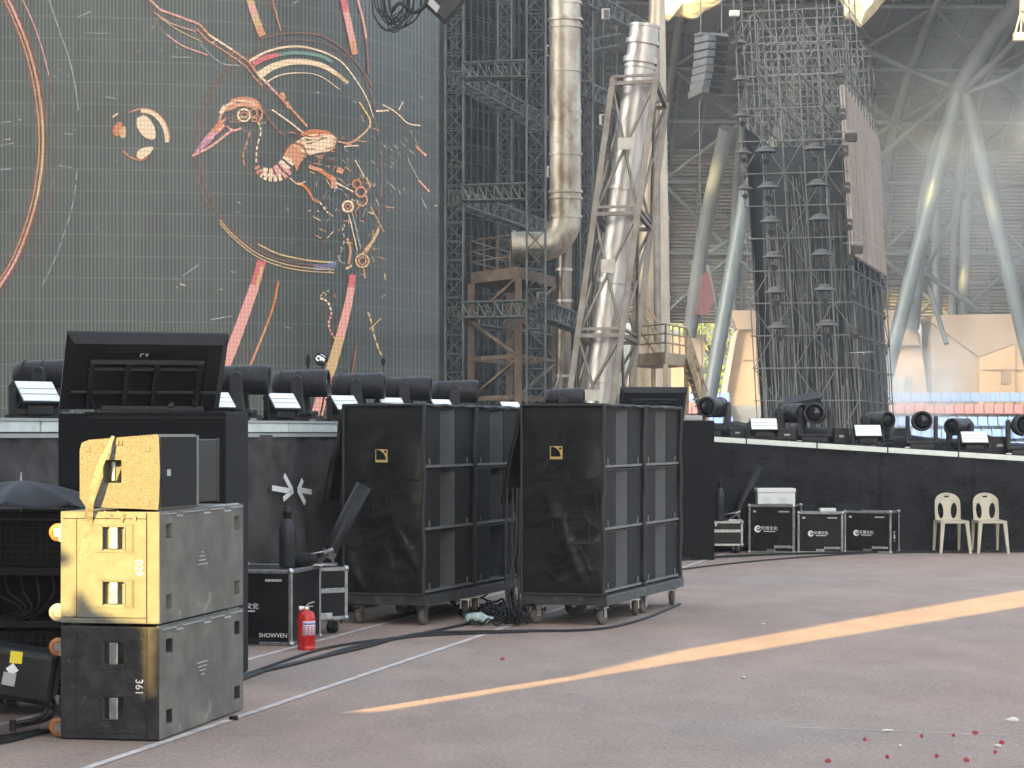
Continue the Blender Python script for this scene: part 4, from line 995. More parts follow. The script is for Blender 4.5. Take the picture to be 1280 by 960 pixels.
for k, y in enumerate([80, 118, 158, 206, 242, 280, 317, 356, 398, 441]):
    o = copy_tree(el); place(o, P(1089 + k * 1.6, y, 99), .5, f"{(ORD + ['tenth'])[k]} small lamp down the rear corner of the tower, right of the side screen", .95); o['group'] = "lamps on the rear corner of the tower"
for x, y, x2, y2, nm in ((1064, 172, 1050, 166, "upper"), (1071, 312, 1058, 302, "lower"), (1080, 449, 1066, 442, "lowest")):
    t = thing("hanging_monitor", f"{nm} small dark box on an arm in front of the side screen's edge" if nm != "lowest" else "small dark box on an arm low on the tower's right flank", "speaker", tuple(P(x, y, 87)))
    m = MB(); c = P(x, y, 87.2); m.obox(c, (.20, 0, 0), (0, .15, 0), (0, 0, .15)); m.build("cabinet", M_BLACKP, t, bevel=.02)
    m = MB(); m.cyl(P(x2 - 4, y - 8, 87.6), P(x + 12, y - 9, 87.2), .025, n=6); m.cyl(c + V(0, 0, .13), P(x, y - 9, 87.2), .02, n=6); m.build("arm", M_SCAF, t)

# line array on its cable
la = thing("line_array", "curved grey column of eight speaker boxes hanging left of the scaffold tower", "line array", tuple(P(888, 45, 76)))
pts_ = [(889, 50, 0.0), (888.5, 60, .02), (888, 70, .03), (887, 80, .05), (886, 89.5, .08), (884.5, 99, .11), (883, 108, .15), (881, 117, .20)]
for x, y, tl in pts_:
    c = P(x, y, 76); xv = V(.33, .26, 0); yv = V(-.2, .32, -.32 * tl); zv = V(0, -.02 - .1 * tl, .105)
    m = MB(); m.obox(c, xv, yv, zv); m.build("speaker_box", mat("grey_line_array", (.085, .10, .11), .55, var=.2, scale=5), la, bevel=.02)
    m = MB(); m.obox(c - yv * 1.02 + V(.12, 0.08, 0), xv * .6, yv * .02, zv * .8); m.build("grille", M_BLACKP, la)
m = MB(); m.obox(P(889, 44, 76), (.44, .2, 0), (-.1, .2, 0), (0, 0, .04)); m.bar(P(873, 47, 76), P(905, 49, 77), .05); m.cyl(P(876, 44, 76), P(876, -30, 76), .018, n=6); m.cyl(P(902, 46, 76.4), P(902, -30, 76.4), .018, n=6); m.build("rigging_frame", M_SCAF, la)
m = MB(); m.cyl(P(874, 132, 76), P(878, 500, 76), .016, n=6); m.cyl(P(877, 117, 76), P(874, 132, 76), .016, n=6); tag(m.build("hanging_cable", M_SCAF), "single thin cable hanging straight down below the line array", "cable")
hb = thing("winch_box", "small grey winch hanging above the upper left corner of the scaffold tower", "winch", tuple(P(918, 20, 80)))
m = MB(); m.obox(P(918, 17, 80), (.17, 0, 0), (0, .12, 0), (0, 0, .10)); m.build("housing", M_GREYP, hb, bevel=.02)
m = MB(); m.cyl(P(919, 22, 80), P(921, 58, 80), .05, n=8); m.cyl(P(919, 14, 80), P(919, -30, 80), .02, n=6); m.build("chain_bag", M_BLACK, hb)
hb = thing("hanging_lamp", "sunlit basket of lamps hanging at the top right of the stadium roof", "lamp", tuple(P(1277, 40, 105)))
m = MB(); m.obox(P(1276, 46, 105), (.32, 0, 0), (0, .2, 0), (0, 0, .18)); m.build("basket", M_MEMBRANE, hb, bevel=.05)
m = MB()
for x in (1269, 1276, 1283): m.cyl(P(x, 42, 105), P(1278, 8, 105), .05, n=6)
m.obox(P(1284, 6, 105), (.3, 0, 0), (0, .2, 0), (0, 0, .3)); m.build("hanger", M_MEMBRANE, hb)

# cables and lamp bar hanging in front of the LED wall's top
cb = MB()
for k in range(15):
    a = 464 + rnd.uniform(0, 22); b = 508 + rnd.uniform(-6, 20); dp = rnd.uniform(16, 42); Y = 52 + rnd.uniform(-.1, .1)
    cb.tube(smooth_path([P(a, -14, Y), P(a + 3, dp * .5, Y), P((a + b) / 2 - 3, dp, Y), P(b - 3, dp * .55, Y), P(b, -14, Y)], 6), .014, 5)
cb.tube(smooth_path([P(488, 16, 52), P(500, 4, 52), P(517, 15, 52), P(530, 8, 52), P(540, -10, 52)], 6), .05, 6)
tag(cb.build("cable_coil", M_CABLE), "tangle of thin black cables looping down at the top of the LED screen", "cables")
lb_ = thing("lamp_housing", "dark boxy fixture hanging at the top right corner of the LED screen", "light fixture", tuple(P(555, 5, 52)))
m = MB(); m.prism([P(x, y, 52) for x, y in ((530, 2), (536, -6), (585, -14), (575, 6), (556, 26))], V(0, .6, 0)); m.build("housing", M_FIX, lb_, bevel=.02)
m = MB(); m.prism([P(x, y, 51.97) for x, y in ((533, 3), (538, -4), (550, 8), (546, 16))], V(0, .03, 0)); m.build("lens", M_GREYP, lb_)
m = MB(); m.bar(P(505, -4, 52), P(540, -6, 52), .12, .1); m.build("arm", M_BLACK, lb_)

# ================================================================= LAMPS AND GEAR ON THE STAGE
import bmesh
def fixn(me):
    b = bmesh.new(); b.from_mesh(me); bmesh.ops.remove_doubles(b, verts=b.verts, dist=1e-5); bmesh.ops.recalc_face_normals(b, faces=b.faces); b.to_mesh(me); b.free()
def carve(ob, cutters):
    """cuts real recesses into a mesh and keeps only the result"""
    cs = []
    fixn(ob.data)
    for c in cutters:
        co = c.build("cutter", ob.data.materials[0]); fixn(co.data)
        b = ob.modifiers.new("cut", 'BOOLEAN'); b.operation = 'DIFFERENCE'; b.object = co; b.solver = 'EXACT'; cs.append(co)
    bpy.context.view_layer.update()
    dg = bpy.context.evaluated_depsgraph_get(); me = bpy.data.meshes.new_from_object(ob.evaluated_get(dg))
    for mo in list(ob.modifiers):
        if mo.name.startswith("cut"): ob.modifiers.remove(mo)
    ob.data = me
    for co in cs: bpy.data.objects.remove(co)
    return ob

def moving_head():
    """barrel along +X, base on z = 0"""
    t = thing("moving_head", "lamp", "moving head lamp", (0, 0, 0))
    m = MB(); m.lathe([(.062, -.215), (.085, -.205), (.098, -.15), (.102, -.02), (.106, .10), (.108, .19), (.104, .215), (.088, .215), (.086, .19)], (0, 0, .295), (1, 0, 0), 24); h = m.build("barrel", M_FIX, t, world=False)
    m = MB(); m.lathe([(.0, 0), (.084, 0), (.05, .012), (.0, .018)], (.192, 0, .295), (1, 0, 0), 20); m.build("lens", M_GLASSD, h, world=False)
    m = MB()
    for x in (-.15, -.02, .1): m.lathe([(.1035, 0), (.1065, .002), (.1065, .010), (.1035, .012)], (x, 0, .295), (1, 0, 0), 24)
    m.build("barrel_band", M_BLACK, h, world=False)
    for s in (-1, 1):
        m = MB(); y = s * .125
        m.prism([(-.05, y, .07), (.06, y, .07), (.045, y, .24), (.04, y, .33), (.015, y, .352), (-.02, y, .352), (-.045, y, .33), (-.05, y, .2)], (0, s * .045, 0)); m.build("yoke_arm", M_FIX, t, world=False, bevel=.012)
    m = MB(); m.box((-.11, -.165, .05), (.11, .165, .085)); m.box((-.15, -.13, 0), (.15, .13, .05)); m.build("base", M_FIX, t, world=False, bevel=.01)
    m = MB(); m.box((-.14, -.18, 0), (-.10, -.13, .02)); m.box((.10, -.18, 0), (.14, -.13, .02)); m.build("base_clamp", M_STEEL, t, world=False)
    return t
def strobe():
    """flat LED strobe, face towards -Y and tipped up"""
    t = thing("strobe_panel", "lamp", "strobe light", (0, 0, 0))
    c, s = math.cos(R(36)), math.sin(R(36)); fx, fu, fn = V(.165, 0, 0), V(0, s, c) * .088, V(0, -c, s)
    o = V(0, 0, .175)
    m = MB(); m.obox(o - fn * .035, fx, fn * .035, fu); m.build("housing", M_BLACKP, t, world=False, bevel=.008)
    m = MB(); m.obox(o + fn * .004, fx * .94, fn * .004, fu * .88); p = m.build("light_panel", M_PANEL, t, world=False)
    m = MB()
    for k in (-.28, .22): m.obox(o + fn * .0105 + fu * k, fx * .93, fn * .002, fu * .022)
    m.build("panel_divider", M_GREYP, p, world=False)
    m = MB()
    for x in (-.185, .185): m.bar((x, .03, .015), (x, .03, .20), .02, .05)
    m.box((-.195, .0, 0), (.195, .09, .025)); m.build("yoke", M_BLACK, t, world=False)
    m = MB(); m.box((-.11, -.03, .025), (.11, .11, .085)); m.build("base", M_BLACKP, t, world=False, bevel=.006)
    return t
mh = moving_head(); st = strobe(); mh_used = st_used = False
def put_head(loc, rz, label, group, s=1.0, tilt=0.0):
    global mh_used
    o = copy_tree(mh) if mh_used else mh; mh_used = True
    place(o, loc, rz, label, s); o['group'] = group; return o
def put_strobe(loc, rz, label, group, s=1.0):
    global st_used
    o = copy_tree(st) if st_used else st; st_used = True
    place(o, loc, rz, label, s); o['group'] = group; return o
def on_edge(x, off):
    """a spot on the stage top seen at column x, off metres in from the left edge"""
    k = (x - CX) / F; c = -2.08 - .369 * 20.1 - off * .9382 - .369 * off * .3462
    Y = c / (k - .369); return V(k * Y, Y, SZ + .012)
GH = "moving heads along the left stage edge"; GS = "strobe panels along the left stage edge"
for x, off, s_, lb in ((58, .9, 1.0, "moving head lamp mostly hidden behind the left side of the big tilted monitor"), (299, .62, 1.06, "biggest moving head lamp, directly right of the big tilted monitor"), (376, .62, 1.04, "second moving head lamp from the tilted monitor, below the small mirror disc"),
                       (448, .62, 1.04, "moving head lamp just above the left corner of the left speaker stack"), (508, .62, 1.02, "moving head lamp above the middle of the left speaker stack's cover"), (569, .62, 1.0, "moving head lamp above the right part of the left speaker stack"), (706, .62, .95, "moving head lamp peeking over the right speaker stack below the silver tube")):
    put_head(on_edge(x, off), R(-6 + rnd.uniform(-6, 6)), lb, GH, s_ * 1.16)
for x, off, s_, lb in ((47, .35, 1.0, "strobe panel at the far left, beside the big tilted monitor"), (274, .38, .88, "strobe panel wedged between the tilted monitor and the first moving head"), (355, .38, .92, "strobe panel between the two moving heads right of the tilted monitor"),
                       (432, .38, .92, "strobe panel standing at the upper left corner of the left speaker stack"), (491, .38, .9, "strobe panel half sunk behind the top of the left speaker stack"), (554, .38, .9, "yellowish strobe panel behind the top right of the left speaker stack"), (640, .38, .9, "strobe panel in the gap between the two speaker stacks")):
    put_strobe(on_edge(x, off), R(52 + rnd.uniform(-5, 5)), lb, GS, s_ * 1.12)
GH = "moving heads along the sloping wing"; GS = "strobe panels along the sloping wing"
def on_ramp(x, dy):
    Y = RY + dy; X = (x - CX) / F * Y; return V(X, Y, rz_(X))
for x, dy, rz, s_, lb in ((893, .75, -118, 1.35, "moving head lamp facing us at the left end of the sloping wing"), (990, .95, -60, 1.3, "moving head lamp turned away beside the first strobe on the wing"), (1019, .65, -100, 1.35, "grey topped moving head lamp facing us near the middle of the wing"),
                          (1096, .9, -60, 1.2, "moving head lamp behind the second strobe on the wing"), (1152, .65, -97, 1.3, "moving head lamp alone facing us between the second and third strobes on the wing"), (1200, .95, -130, 1.15, "moving head lamp turned away just left of the third strobe on the wing"), (1279, .65, -95, 1.4, "moving head lamp cut by the right edge of the picture")):
    put_head(on_ramp(x, dy), R(rz), lb, GH, s_)
for x, lb in ((955, "strobe panel furthest left on the sloping wing"), (1085, "middle strobe panel on the sloping wing"), (1218, "strobe panel furthest right on the sloping wing")):
    put_strobe(on_ramp(x, .35), R(4), lb, GS, 1.15)
def small_box(name, loc, w_, d_, h_, label, cat, mm=M_BLACKP):
    t = thing(name, label, cat, tuple(loc)); x, y, z = loc
    m = MB(); m.box((x - w_ / 2, y, z), (x + w_ / 2, y + d_, z + h_)); b = m.build("housing", mm, t, bevel=.012)
    m = MB(); m.box((x - w_ * .15, y - .004, z + h_ * .4), (x + w_ * .15, y - .001, z + h_ * .55)); m.build("name_plate", M_GREYP, b)
    m = MB(); m.bar((x - w_ * .5 - .012, y + d_ / 2, z + h_ * .3), (x - w_ * .5 - .012, y + d_ / 2, z + h_ * .9), .015, .1); m.build("handle", M_BLACK, t)
    return t
small_box("power_box", on_ramp(922, .5), .22, .22, .13, "small black power box left of the first strobe on the wing", "power box")
small_box("power_box", on_ramp(984, .4), .26, .25, .16, "small black power box right of the first strobe on the wing", "power box")
small_box("power_box", on_ramp(1052, .7), .22, .25, .22, "black box with exposed parts between moving head and second strobe on the wing", "power box")
small_box("power_box", on_ramp(1250, .8), .30, .25, .24, "low black power box right of the third strobe on the wing", "power box")
t = thing("stage_wedge", "dark wedge shaped box standing behind the wing's middle moving head", "monitor", tuple(on_ramp(1125, 1.5)))
p = on_ramp(1125, 1.5); m = MB(); m.prism([p + V(-.2, 0, 0), p + V(.2, 0, 0), p + V(.14, 0, .28), p + V(-.06, 0, .28)], V(0, .4, 0)); m.build("cabinet", M_FIX, t, bevel=.01)
p = on_ramp(1004, 2.6); m = MB(); m.obox(p + V(0, 0, .56), (.26, .05, .05), (0, .12, .05), (-.02, -.02, .09)); m.bar(p, p + V(0, 0, .5), .04); tag(m.build("small_screen", M_BLACK), "small black screen on a post between two moving heads on the wing", "monitor")

# mirror disc and thin stands with dark leaf shapes behind the heads
p = on_edge(398, 2.2); t = thing("mirror_lamp", "round mirror disc on a bent stalk above the second moving head", "mirror lamp", tuple(p))
q = P(401, 449, p.y); m = MB(); m.tube(smooth_path([p, P(406, 490, p.y), P(405, 468, p.y), q + V(0, .03, 0)], 5), .010, 6); m.build("stalk", M_BLACK, t)
m = MB(); m.lathe([(.0, 0), (.06, 0), (.066, .01), (.05, .03), (0, .04)], q, (.25, -.9, .35), 20); m.build("disc", M_MIRROR, t)
m = MB(); m.tube([q + V(.066 * math.cos(a / 12 * 6.283), -.02, .066 * math.sin(a / 12 * 6.283)) for a in range(13)], .008, 6); m.build("rim", M_BLACK, t)
for x, yt, yb, lb in ((385, 441, 464, "thin black stand topped by a leaf shape left of the mirror disc"), (479, 446, 459, "thin black stand topped by a small leaf shape right of the mirror disc")):
    p = on_edge(x, 2.0); t = thing("microphone_stand", lb, "stand", tuple(p))
    m = MB(); m.cyl(p, P(x, yt + 4, p.y), .006, n=6); m.cyl(p, p + V(0, 0, .02), .12, n=14); m.build("pole", M_BLACK, t)
    h = (yb - yt) / F * p.y; a = P(x, yt, p.y); m = MB(); m.prism([a, a + V(.028, 0, -h * .4), a + V(.018, 0, -h * .7), a + V(0, 0, -h), a + V(-.022, 0, -h * .6), a + V(-.02, 0, -h * .3)], V(0, .015, 0)); m.build("leaf_head", M_BLACK, t)

# ================================================================= TILTED MONITORS ON THEIR RISERS
class Fr:
    """frame of a box: near right bottom corner c, e1 to the left along the near face, e2 to the back"""
    def __init__(s, c, e2): s.c = Vector(c); s.e2 = Vector((e2[0], e2[1], 0)).normalized(); s.e1 = V(-s.e2.y, s.e2.x, 0)
    def p(s, a, b, z): return s.c + s.e1 * a + s.e2 * b + V(0, 0, z)
    def box(s, mb, a, b, z, mi=0):
        """ranges along e1, e2 and up"""
        c = s.p(sum(a) / 2, sum(b) / 2, sum(z) / 2)
        return mb.obox(c, s.e1 * (a[1] - a[0]) / 2, s.e2 * (b[1] - b[0]) / 2, V(0, 0, (z[1] - z[0]) / 2), mi)
def tilted_monitor(loc, w_, h_, rz, label, k=1.0, tl=32):
    t = thing("tilted_monitor", label, "monitor", loc, rz=rz)
    c, s = math.cos(R(tl)), math.sin(R(tl)); X, U, N = V(1, 0, 0), V(0, -s, c), V(0, -c, -s)
    def q(x, u, n): return X * x + U * u + N * n + V(0, 0, .02)
    m = MB(); m.obox(q(0, h_ / 2, 0), X * w_ / 2, U * h_ / 2, N * .015); m.build("screen_frame", M_BLACKP, t, world=False, bevel=.004)
    m = MB(); i, d = .045, .05
    o_ = [q(-w_ / 2, 0, .015), q(w_ / 2, 0, .015), q(w_ / 2, h_, .015), q(-w_ / 2, h_, .015)]; n_ = [q(-w_ / 2 + i, i, .015 + d), q(w_ / 2 - i, i, .015 + d), q(w_ / 2 - i, h_ - i * 1.1, .015 + d), q(-w_ / 2 + i, h_ - i * 1.1, .015 + d)]
    i2 = .14; r_ = [q(-w_ / 2 + i2, i, .015 + d), q(w_ / 2 - i2, i, .015 + d), q(w_ / 2 - i2, h_ - .115, .015 + d), q(-w_ / 2 + i2, h_ - .115, .015 + d)]
    r2 = [p_ - N * .022 for p_ in r_]
    m.add(o_ + n_ + r_ + r2, [(a, (a + 1) % 4, 4 + (a + 1) % 4, 4 + a) for a in range(4)] + [(4 + a, 4 + (a + 1) % 4, 8 + (a + 1) % 4, 8 + a) for a in range(4)] + [(8 + a, 8 + (a + 1) % 4, 12 + (a + 1) % 4, 12 + a) for a in range(4)] + [(12, 13, 14, 15)])
    bc = m.build("back_cover", M_BLACKP, t, world=False)
    m = MB(); hw = w_ * .35
    m.obox(q(0, h_ * .70, .085), X * hw, U * .011, N * .010); m.obox(q(0, h_ * .60, .075), X * hw * 1.02, U * .008, N * .008); m.obox(q(0, h_ * .30, .08), X * w_ * .45, U * .007, N * .008); m.build("mount_rail", mat("dull_rail_steel", (.09, .095, .10), .4, .6), t, world=False)
    for x in (-.34, -.12, .06, .33): m = MB(); m.obox(q(x * w_, h_ * .41, .0825 if abs(x) < .2 else .0805), X * .016, U * h_ * .30, N * .012); m.build("mount_bracket", M_BLACK, t, world=False)
    m = MB()
    for x in (-.33, .30): m.cyl(q(x * w_, h_ * .22, .09), q((x + .06) * w_, .0, .10), .008, n=6)
    m.build("gas_strut", M_FIX, t, world=False)
    m = MB(); m.box((-w_ * .26, -.12, 0), (w_ * .38, .02, .035)); m.cyl((w_ * .16, -.12, .03), (w_ * .19, -.12, .05), .02, n=8); m.build("base", M_FIX, t, world=False, bevel=.006)
    text("PV", .055 * w_, q(-.02 * w_, h_ * .765, .05 if k == 1 else .05), X, U, M_WHITE, parent=bc, world=False)
    return t
rs = thing("riser", "tall black felt box carrying the big tilted monitor behind the cabinet stack", "riser", (-2.4, 15.4, 0))
f = Fr((-1.83, 15.35, 0), (.05, 1)); m = MB(); f.box(m, (0, .92), (0, .9), (0, 1.745)); f.box(m, (.90, 1.085), (.0, .16), (0, 1.735)); m.build("riser_body", M_RISER, rs, bevel=.01)
m = MB(); f.box(m, (.01, .9), (-.006, -.002), (1.70, 1.715)); m.build("top_seam", M_BLACK, rs)
tilted_monitor((-2.44, 15.72, 1.75), 1.05, .57, R(20), "big black monitor seen from behind, tilted on the felt box at the left")
rs = thing("riser", "black felt box at the stage corner, just right of the right speaker stack", "riser", (1.9, 31, 0))
m = MB(); m.box((1.30, 30.35, 0), (2.56, 32.45, 1.765)); m.build("riser_body", M_RISER, rs, bevel=.012)
m = MB(); m.box((2.2, 30.5, 1.766), (2.42, 30.7, 1.83)); m.build("power_supply", M_GREYP, rs, bevel=.01)
tilted_monitor((1.80, 31.2, 1.766), .88, .46, R(10), "smaller black tilted monitor seen above the right speaker stack", k=2, tl=26)

# ================================================================= THE THREE STACKED CABINETS AT THE LEFT
LF = Fr((-1.83, 12.5, 0), (.1903, .9817))
W1, L1, H1 = .556, 1.45, .598
def cabinet(z0, number, label, wheel_m, bf, bs):
    t = thing("subwoofer", label, "speaker cabinet", tuple(LF.p(W1 / 2, L1 / 2, z0)), "two big worn cabinets in the left stack")
    m = MB(); LF.box(m, (.004, W1 - .004), (.0, L1), (z0 + .006, z0 + H1 - .006)); body = m.build("cabinet_body", [bs, bf], t)
    cut = []
    for b in (.10, L1 - .17):
        for z in (.075, H1 - .15):
            c = MB(); LF.box(c, (-.05, .065), (b, b + .10), (z0 + z, z0 + z + .075)); cut.append(c)
    for zt in (H1 - .215, .095):      # handle recesses in the near face
        c = MB(); LF.box(c, (.20, .315), (-.05, .03), (z0 + zt + .012, z0 + zt + .127)); cut.append(c)
    carve(body, cut)
    # near face gets the scuffed finish
    me = body.data
    for p_ in me.polygons:
        if p_.normal.dot(LF.e2) < -.9: p_.material_index = 1
    bv = body.modifiers.new("bevel", 'BEVEL'); bv.width = .014; bv.segments = 3; bv.limit_method = 'ANGLE'; bv.angle_limit = R(50)
    for zt in (H1 - .215, .095):
        m = MB(); z = z0 + zt
        LF.box(m, (.146, .37), (-.004, -.0005), (z - .006, z)); LF.box(m, (.146, .37), (-.004, -.0005), (z + .139, z + .145)); LF.box(m, (.146, .150), (-.004, -.0005), (z, z + .139))
        LF.box(m, (.155, .198), (-.003, -.0005), (z + .004, z + .135)); LF.box(m, (.317, .36), (-.003, -.0005), (z + .004, z + .135)); LF.box(m, (.19, .199), (-.008, -.0005), (z + .008, z + .131)); LF.box(m, (.316, .324), (-.008, -.0005), (z + .008, z + .131))
        hp = m.build("handle_plate", bf, t, bevel=.002)
        m = MB(); LF.box(m, (.233, .282), (-.006, .010), (z + .012, z + .127)); m.build("handle_bar", M_STEEL, hp, bevel=.006)
    m = MB(); LF.box(m, (.074, .079), (-.003, .002), (z0 + .012, z0 + H1 - .012)); LF.box(m, (.08, W1 - .02), (-.002, .002), (z0 + H1 - .045, z0 + H1 - .041)); LF.box(m, (.08, W1 - .02), (-.002, .002), (z0 + .035, z0 + .039)); LF.box(m, (.46, .463), (-.002, .002), (z0 + .04, z0 + H1 - .046)); m.build("panel_seam", M_BLACK, t)
    # worn notched top edge, sky light on its chamfer put into the pale colour
    m = MB()
    for b0, b1, dz in ((.03, .26, 0), (.26, .36, -.018), (.36, .72, 0), (.72, .84, -.018), (.84, 1.08, 0), (1.08, 1.2, -.018), (1.2, 1.43, 0)):
        c0, c1 = LF.p(-.0035, b0, z0 + H1 - .022 + dz), LF.p(-.0035, b1, z0 + H1 - .022 + dz)
        m.prism([c0, c1, LF.p(.03, b1, z0 + H1 + .000), LF.p(.03, b0, z0 + H1 + .000)], LF.e1 * .004)
    m.build("edge_trim", M_EDGE, t)
    m = MB()
    for i, (l_, o) in enumerate(((.035, 0), (.10, .0), (.125, 0), (.17, 0))):
        zz = z0 + H1 * .58 - i * .022; w_ = l_ if z0 > .3 else .19 - i * .045
        b = L1 * .47 - w_ / 2
        while b < L1 * .47 + w_ / 2: LF.box(m, (-.0025, -.0008), (b, b + .008), (zz, zz + .008)); b += .013
    m.build("printed_notice", mat("faded_print", (.33, .33, .31), .7), t)
    text(number, .058, LF.p(.118, -.0025, z0 + H1 * (.50 if number == '029' else .47)), (0, 0, -1), -LF.e1, M_WHITE, parent=t)
    for z, mm in zip((H1 - .12, .055), wheel_m):
        cst = MB(); LF.box(cst, (W1 - .002, W1 + .012), (.02, .12), (z0 + z - .045, z0 + z + .045)); LF.box(cst, (W1 + .01, W1 + .05), (.045, .05), (z0 + z - .022, z0 + z + .022)); LF.box(cst, (W1 + .01, W1 + .05), (.09, .095), (z0 + z - .022, z0 + z + .022))
        cst.cyl(LF.p(W1 + .035, .04, z0 + z), LF.p(W1 + .035, .1, z0 + z), .012, n=10)
        c_ = cst.build("caster", M_STEEL, t)
        w2 = MB(); w2.lathe([(.030, -.018), (.046, -.016), (.048, 0), (.046, .016), (.030, .018), (.028, .0), (.030, -.018)], LF.p(W1 + .035, .07, z0 + z), LF.e2, 26); w2.build("tyre", mm, c_)
        w2 = MB(); w2.lathe([(.0, -.012), (.030, -.012), (.030, .012), (0, .012)], LF.p(W1 + .035, .07, z0 + z), LF.e2, 20); w2.build("hub", M_GREYP, c_)
    return t
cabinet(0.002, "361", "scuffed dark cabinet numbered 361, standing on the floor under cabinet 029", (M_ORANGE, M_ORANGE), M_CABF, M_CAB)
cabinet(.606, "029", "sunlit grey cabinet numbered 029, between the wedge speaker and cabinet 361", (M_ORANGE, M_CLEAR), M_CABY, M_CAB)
# speckled stage monitor on top
zt = .606 + H1 + .004
wm = thing("stage_monitor", "speckled speaker with two grille faces, topmost of the left cabinet stack", "speaker", tuple(LF.p(.25, .5, zt)))
WF = Fr(LF.p(.012, .005, 0), LF.e2); hw, ww = .395, .435
m = MB(); prof_ = [(.004, 0.0), (.0, .03), (-.006, hw * .5), (.0, hw - .012), (.012, hw), (ww - .05, hw - .03), (ww - .012, hw - .045), (ww, hw - .08), (ww, .06), (ww - .03, .016)]
m.prism([WF.p(a, 0, zt + z) for a, z in prof_], WF.e2 * .62); body = m.build("cabinet_body", [M_SPECK, M_BLACKP], wm)
c = MB(); WF.box(c, (.205, .305), (-.05, .09), (zt + .14, zt + .26)); carve(body, [c])
m = MB(); WF.box(m, (.244, .262), (.008, .026), (zt + .15, zt + .25)); m.build("handle", M_GREYP, wm, bevel=.004)
m = MB(); WF.box(m, (-.010, -.004), (.012, .585), (zt + .012, zt + hw - .015)); gr = m.build("grille", M_GRILLE, wm, bevel=.002)
m = MB(); WF.box(m, (-.014, -.003), (.585, .618), (zt + .006, zt + hw - .006)); m.build("grille_edge", mat("grey_worn_plastic", (.13, .13, .12), .5), wm, bevel=.003)
m = MB(); WF.box(m, (.004, ww - .03), (.622, .97), (zt + .02, zt + hw - .03)); m.build("side_cabinet", M_BLACKP, wm, bevel=.01)
m = MB(); WF.box(m, (-.012, .003), (.628, .965), (zt + .022, zt + hw - .028)); WF.box(m, (-.016, .002), (.935, .975), (zt + .016, zt + hw - .024)); m.build("grille", mat("curved_grille", (.02, .022, .022), .42), wm, bevel=.006)
m = MB(); WF.box(m, (-.0125, -.010), (.10, .155), (zt + .175, zt + .21)); m.build("badge", M_GREYP, gr); m = MB(); WF.box(m, (-.0125, -.010), (.05, .075), (zt + .178, zt + .205)); m.build("badge", M_BLACK, gr)
m = MB()
for a in (.06, .39):
    for z in (.035, hw - .075): WF.box(m, (a - .014, a + .014), (-.004, .0), (zt + z - .016, zt + z + .016))
for a in (.22, .24): WF.box(m, (a - .022, a - .006), (-.006, .0), (zt + hw - .06, zt + hw - .035))
m.build("corner_cap", M_SPECK, wm, bevel=.004)
# gaffer tape running down over both
tp_ = MB(); cl = [(-.012, zt + hw - .01, .245, .015), (-.045, zt + hw - .09, .27, .03), (-.06, zt + .2, .31, .04), (-.05, zt + .05, .355, .043), (-.022, zt - .03, .375, .042), (-.006, zt - .08, .385, .042), (-.004, zt - .28, .42, .042)]
ctr = smooth_path([WF.p(a, b, z) for b, z, a, w_ in cl], 6); n_ = len(ctr); ws = [.018 + .026 * min(1, i / (n_ * .45)) for i in range(n_)]
strip_mesh(tp_, ctr, ws, -WF.e2, .0015)
for dx, dz, ang in ((.03, .055, .1), (.10, .045, -.2), (-.06, .03, .5)):
    a0 = WF.p(.33 - dx, -.006, zt - .015); strip_mesh(tp_, smooth_path([a0, a0 + V(.03, -.012, -dz * .3), a0 + V(.07, -.006, -dz * .5), WF.p(.22 - dx, -.012, zt - dz)], 4), .024, -WF.e2, .0015)
tag(tp_.build("gaffer_tape", M_TAPE), "loose strip of grey gaffer tape hanging down over the stage monitor and cabinet 029", "tape")
m = MB(); p = G(292, 900); m.cyl(p, p + V(0, 0, .022), .026, n=16); tag(m.build("rubber_foot", M_RUBBER), "small black rubber foot lying on the floor right of cabinet 361", "rubber foot")

# umbrella, rack and tilted machine at the far left
ub = thing("umbrella", "open black umbrella resting on the equipment rack at the far left", "umbrella", tuple(P(30, 640, 13.6)))
ct = P(26, 601, 13.75); RU_ = .50
def um(u, v):
    a = 2 * math.pi * u; k = 8 * u % 1; sag = 1 - .13 * math.sin(math.pi * k) * v
    r_ = RU_ * v * sag; return ct + V(r_ * math.cos(a), r_ * math.sin(a) * .9, -.125 * v ** 1.7 - .034 * math.sin(math.pi * k) * v * (1.2 - v * .4))
m = MB(); m.grid(um, 64, 10); m.build("canopy", M_UMB, ub, solid=.002)
m = MB()
for k in range(8): m.tube([um(k / 8, v / 6) - V(0, 0, .006) for v in range(7)], .004, 5)
m.build("rib", M_STEEL, ub)
m = MB(); m.cyl(ct - V(0, 0, .36), ct + V(0, 0, .05), .007, n=8); m.build("pole", M_STEEL, ub)
rk = thing("equipment_rack", "black equipment rack with an open bay behind the cabinet stack at the far left", "rack", (-2.85, 13.6, 0))
KF = Fr((-2.50, 13.62, 0), (.12, .99))
m = MB()
for a in (0, .62):
    for b in (0, .6): KF.box(m, (a, a + .05), (b, b + .05), (.12, 1.16))
for z in (.12, .50, .80, 1.12): KF.box(m, (.05, .62), (0, .04), (z, z + .04)); KF.box(m, (.05, .62), (.61, .65), (z, z + .04)); KF.box(m, (0, .04), (.05, .6), (z, z + .04)); KF.box(m, (.63, .67), (.05, .6), (z, z + .04))
m.build("rack_frame", M_BLACK, rk, bevel=.004)
m = MB(); KF.box(m, (.045, .625), (.05, .6), (.16, .48)); KF.box(m, (.045, .625), (.05, .6), (.84, 1.11)); KF.box(m, (.05, .62), (.56, .6), (.5, .84)); KF.box(m, (.05, .62), (.05, .58), (.50, .515)); m.build("rack_unit", M_LAM, rk)
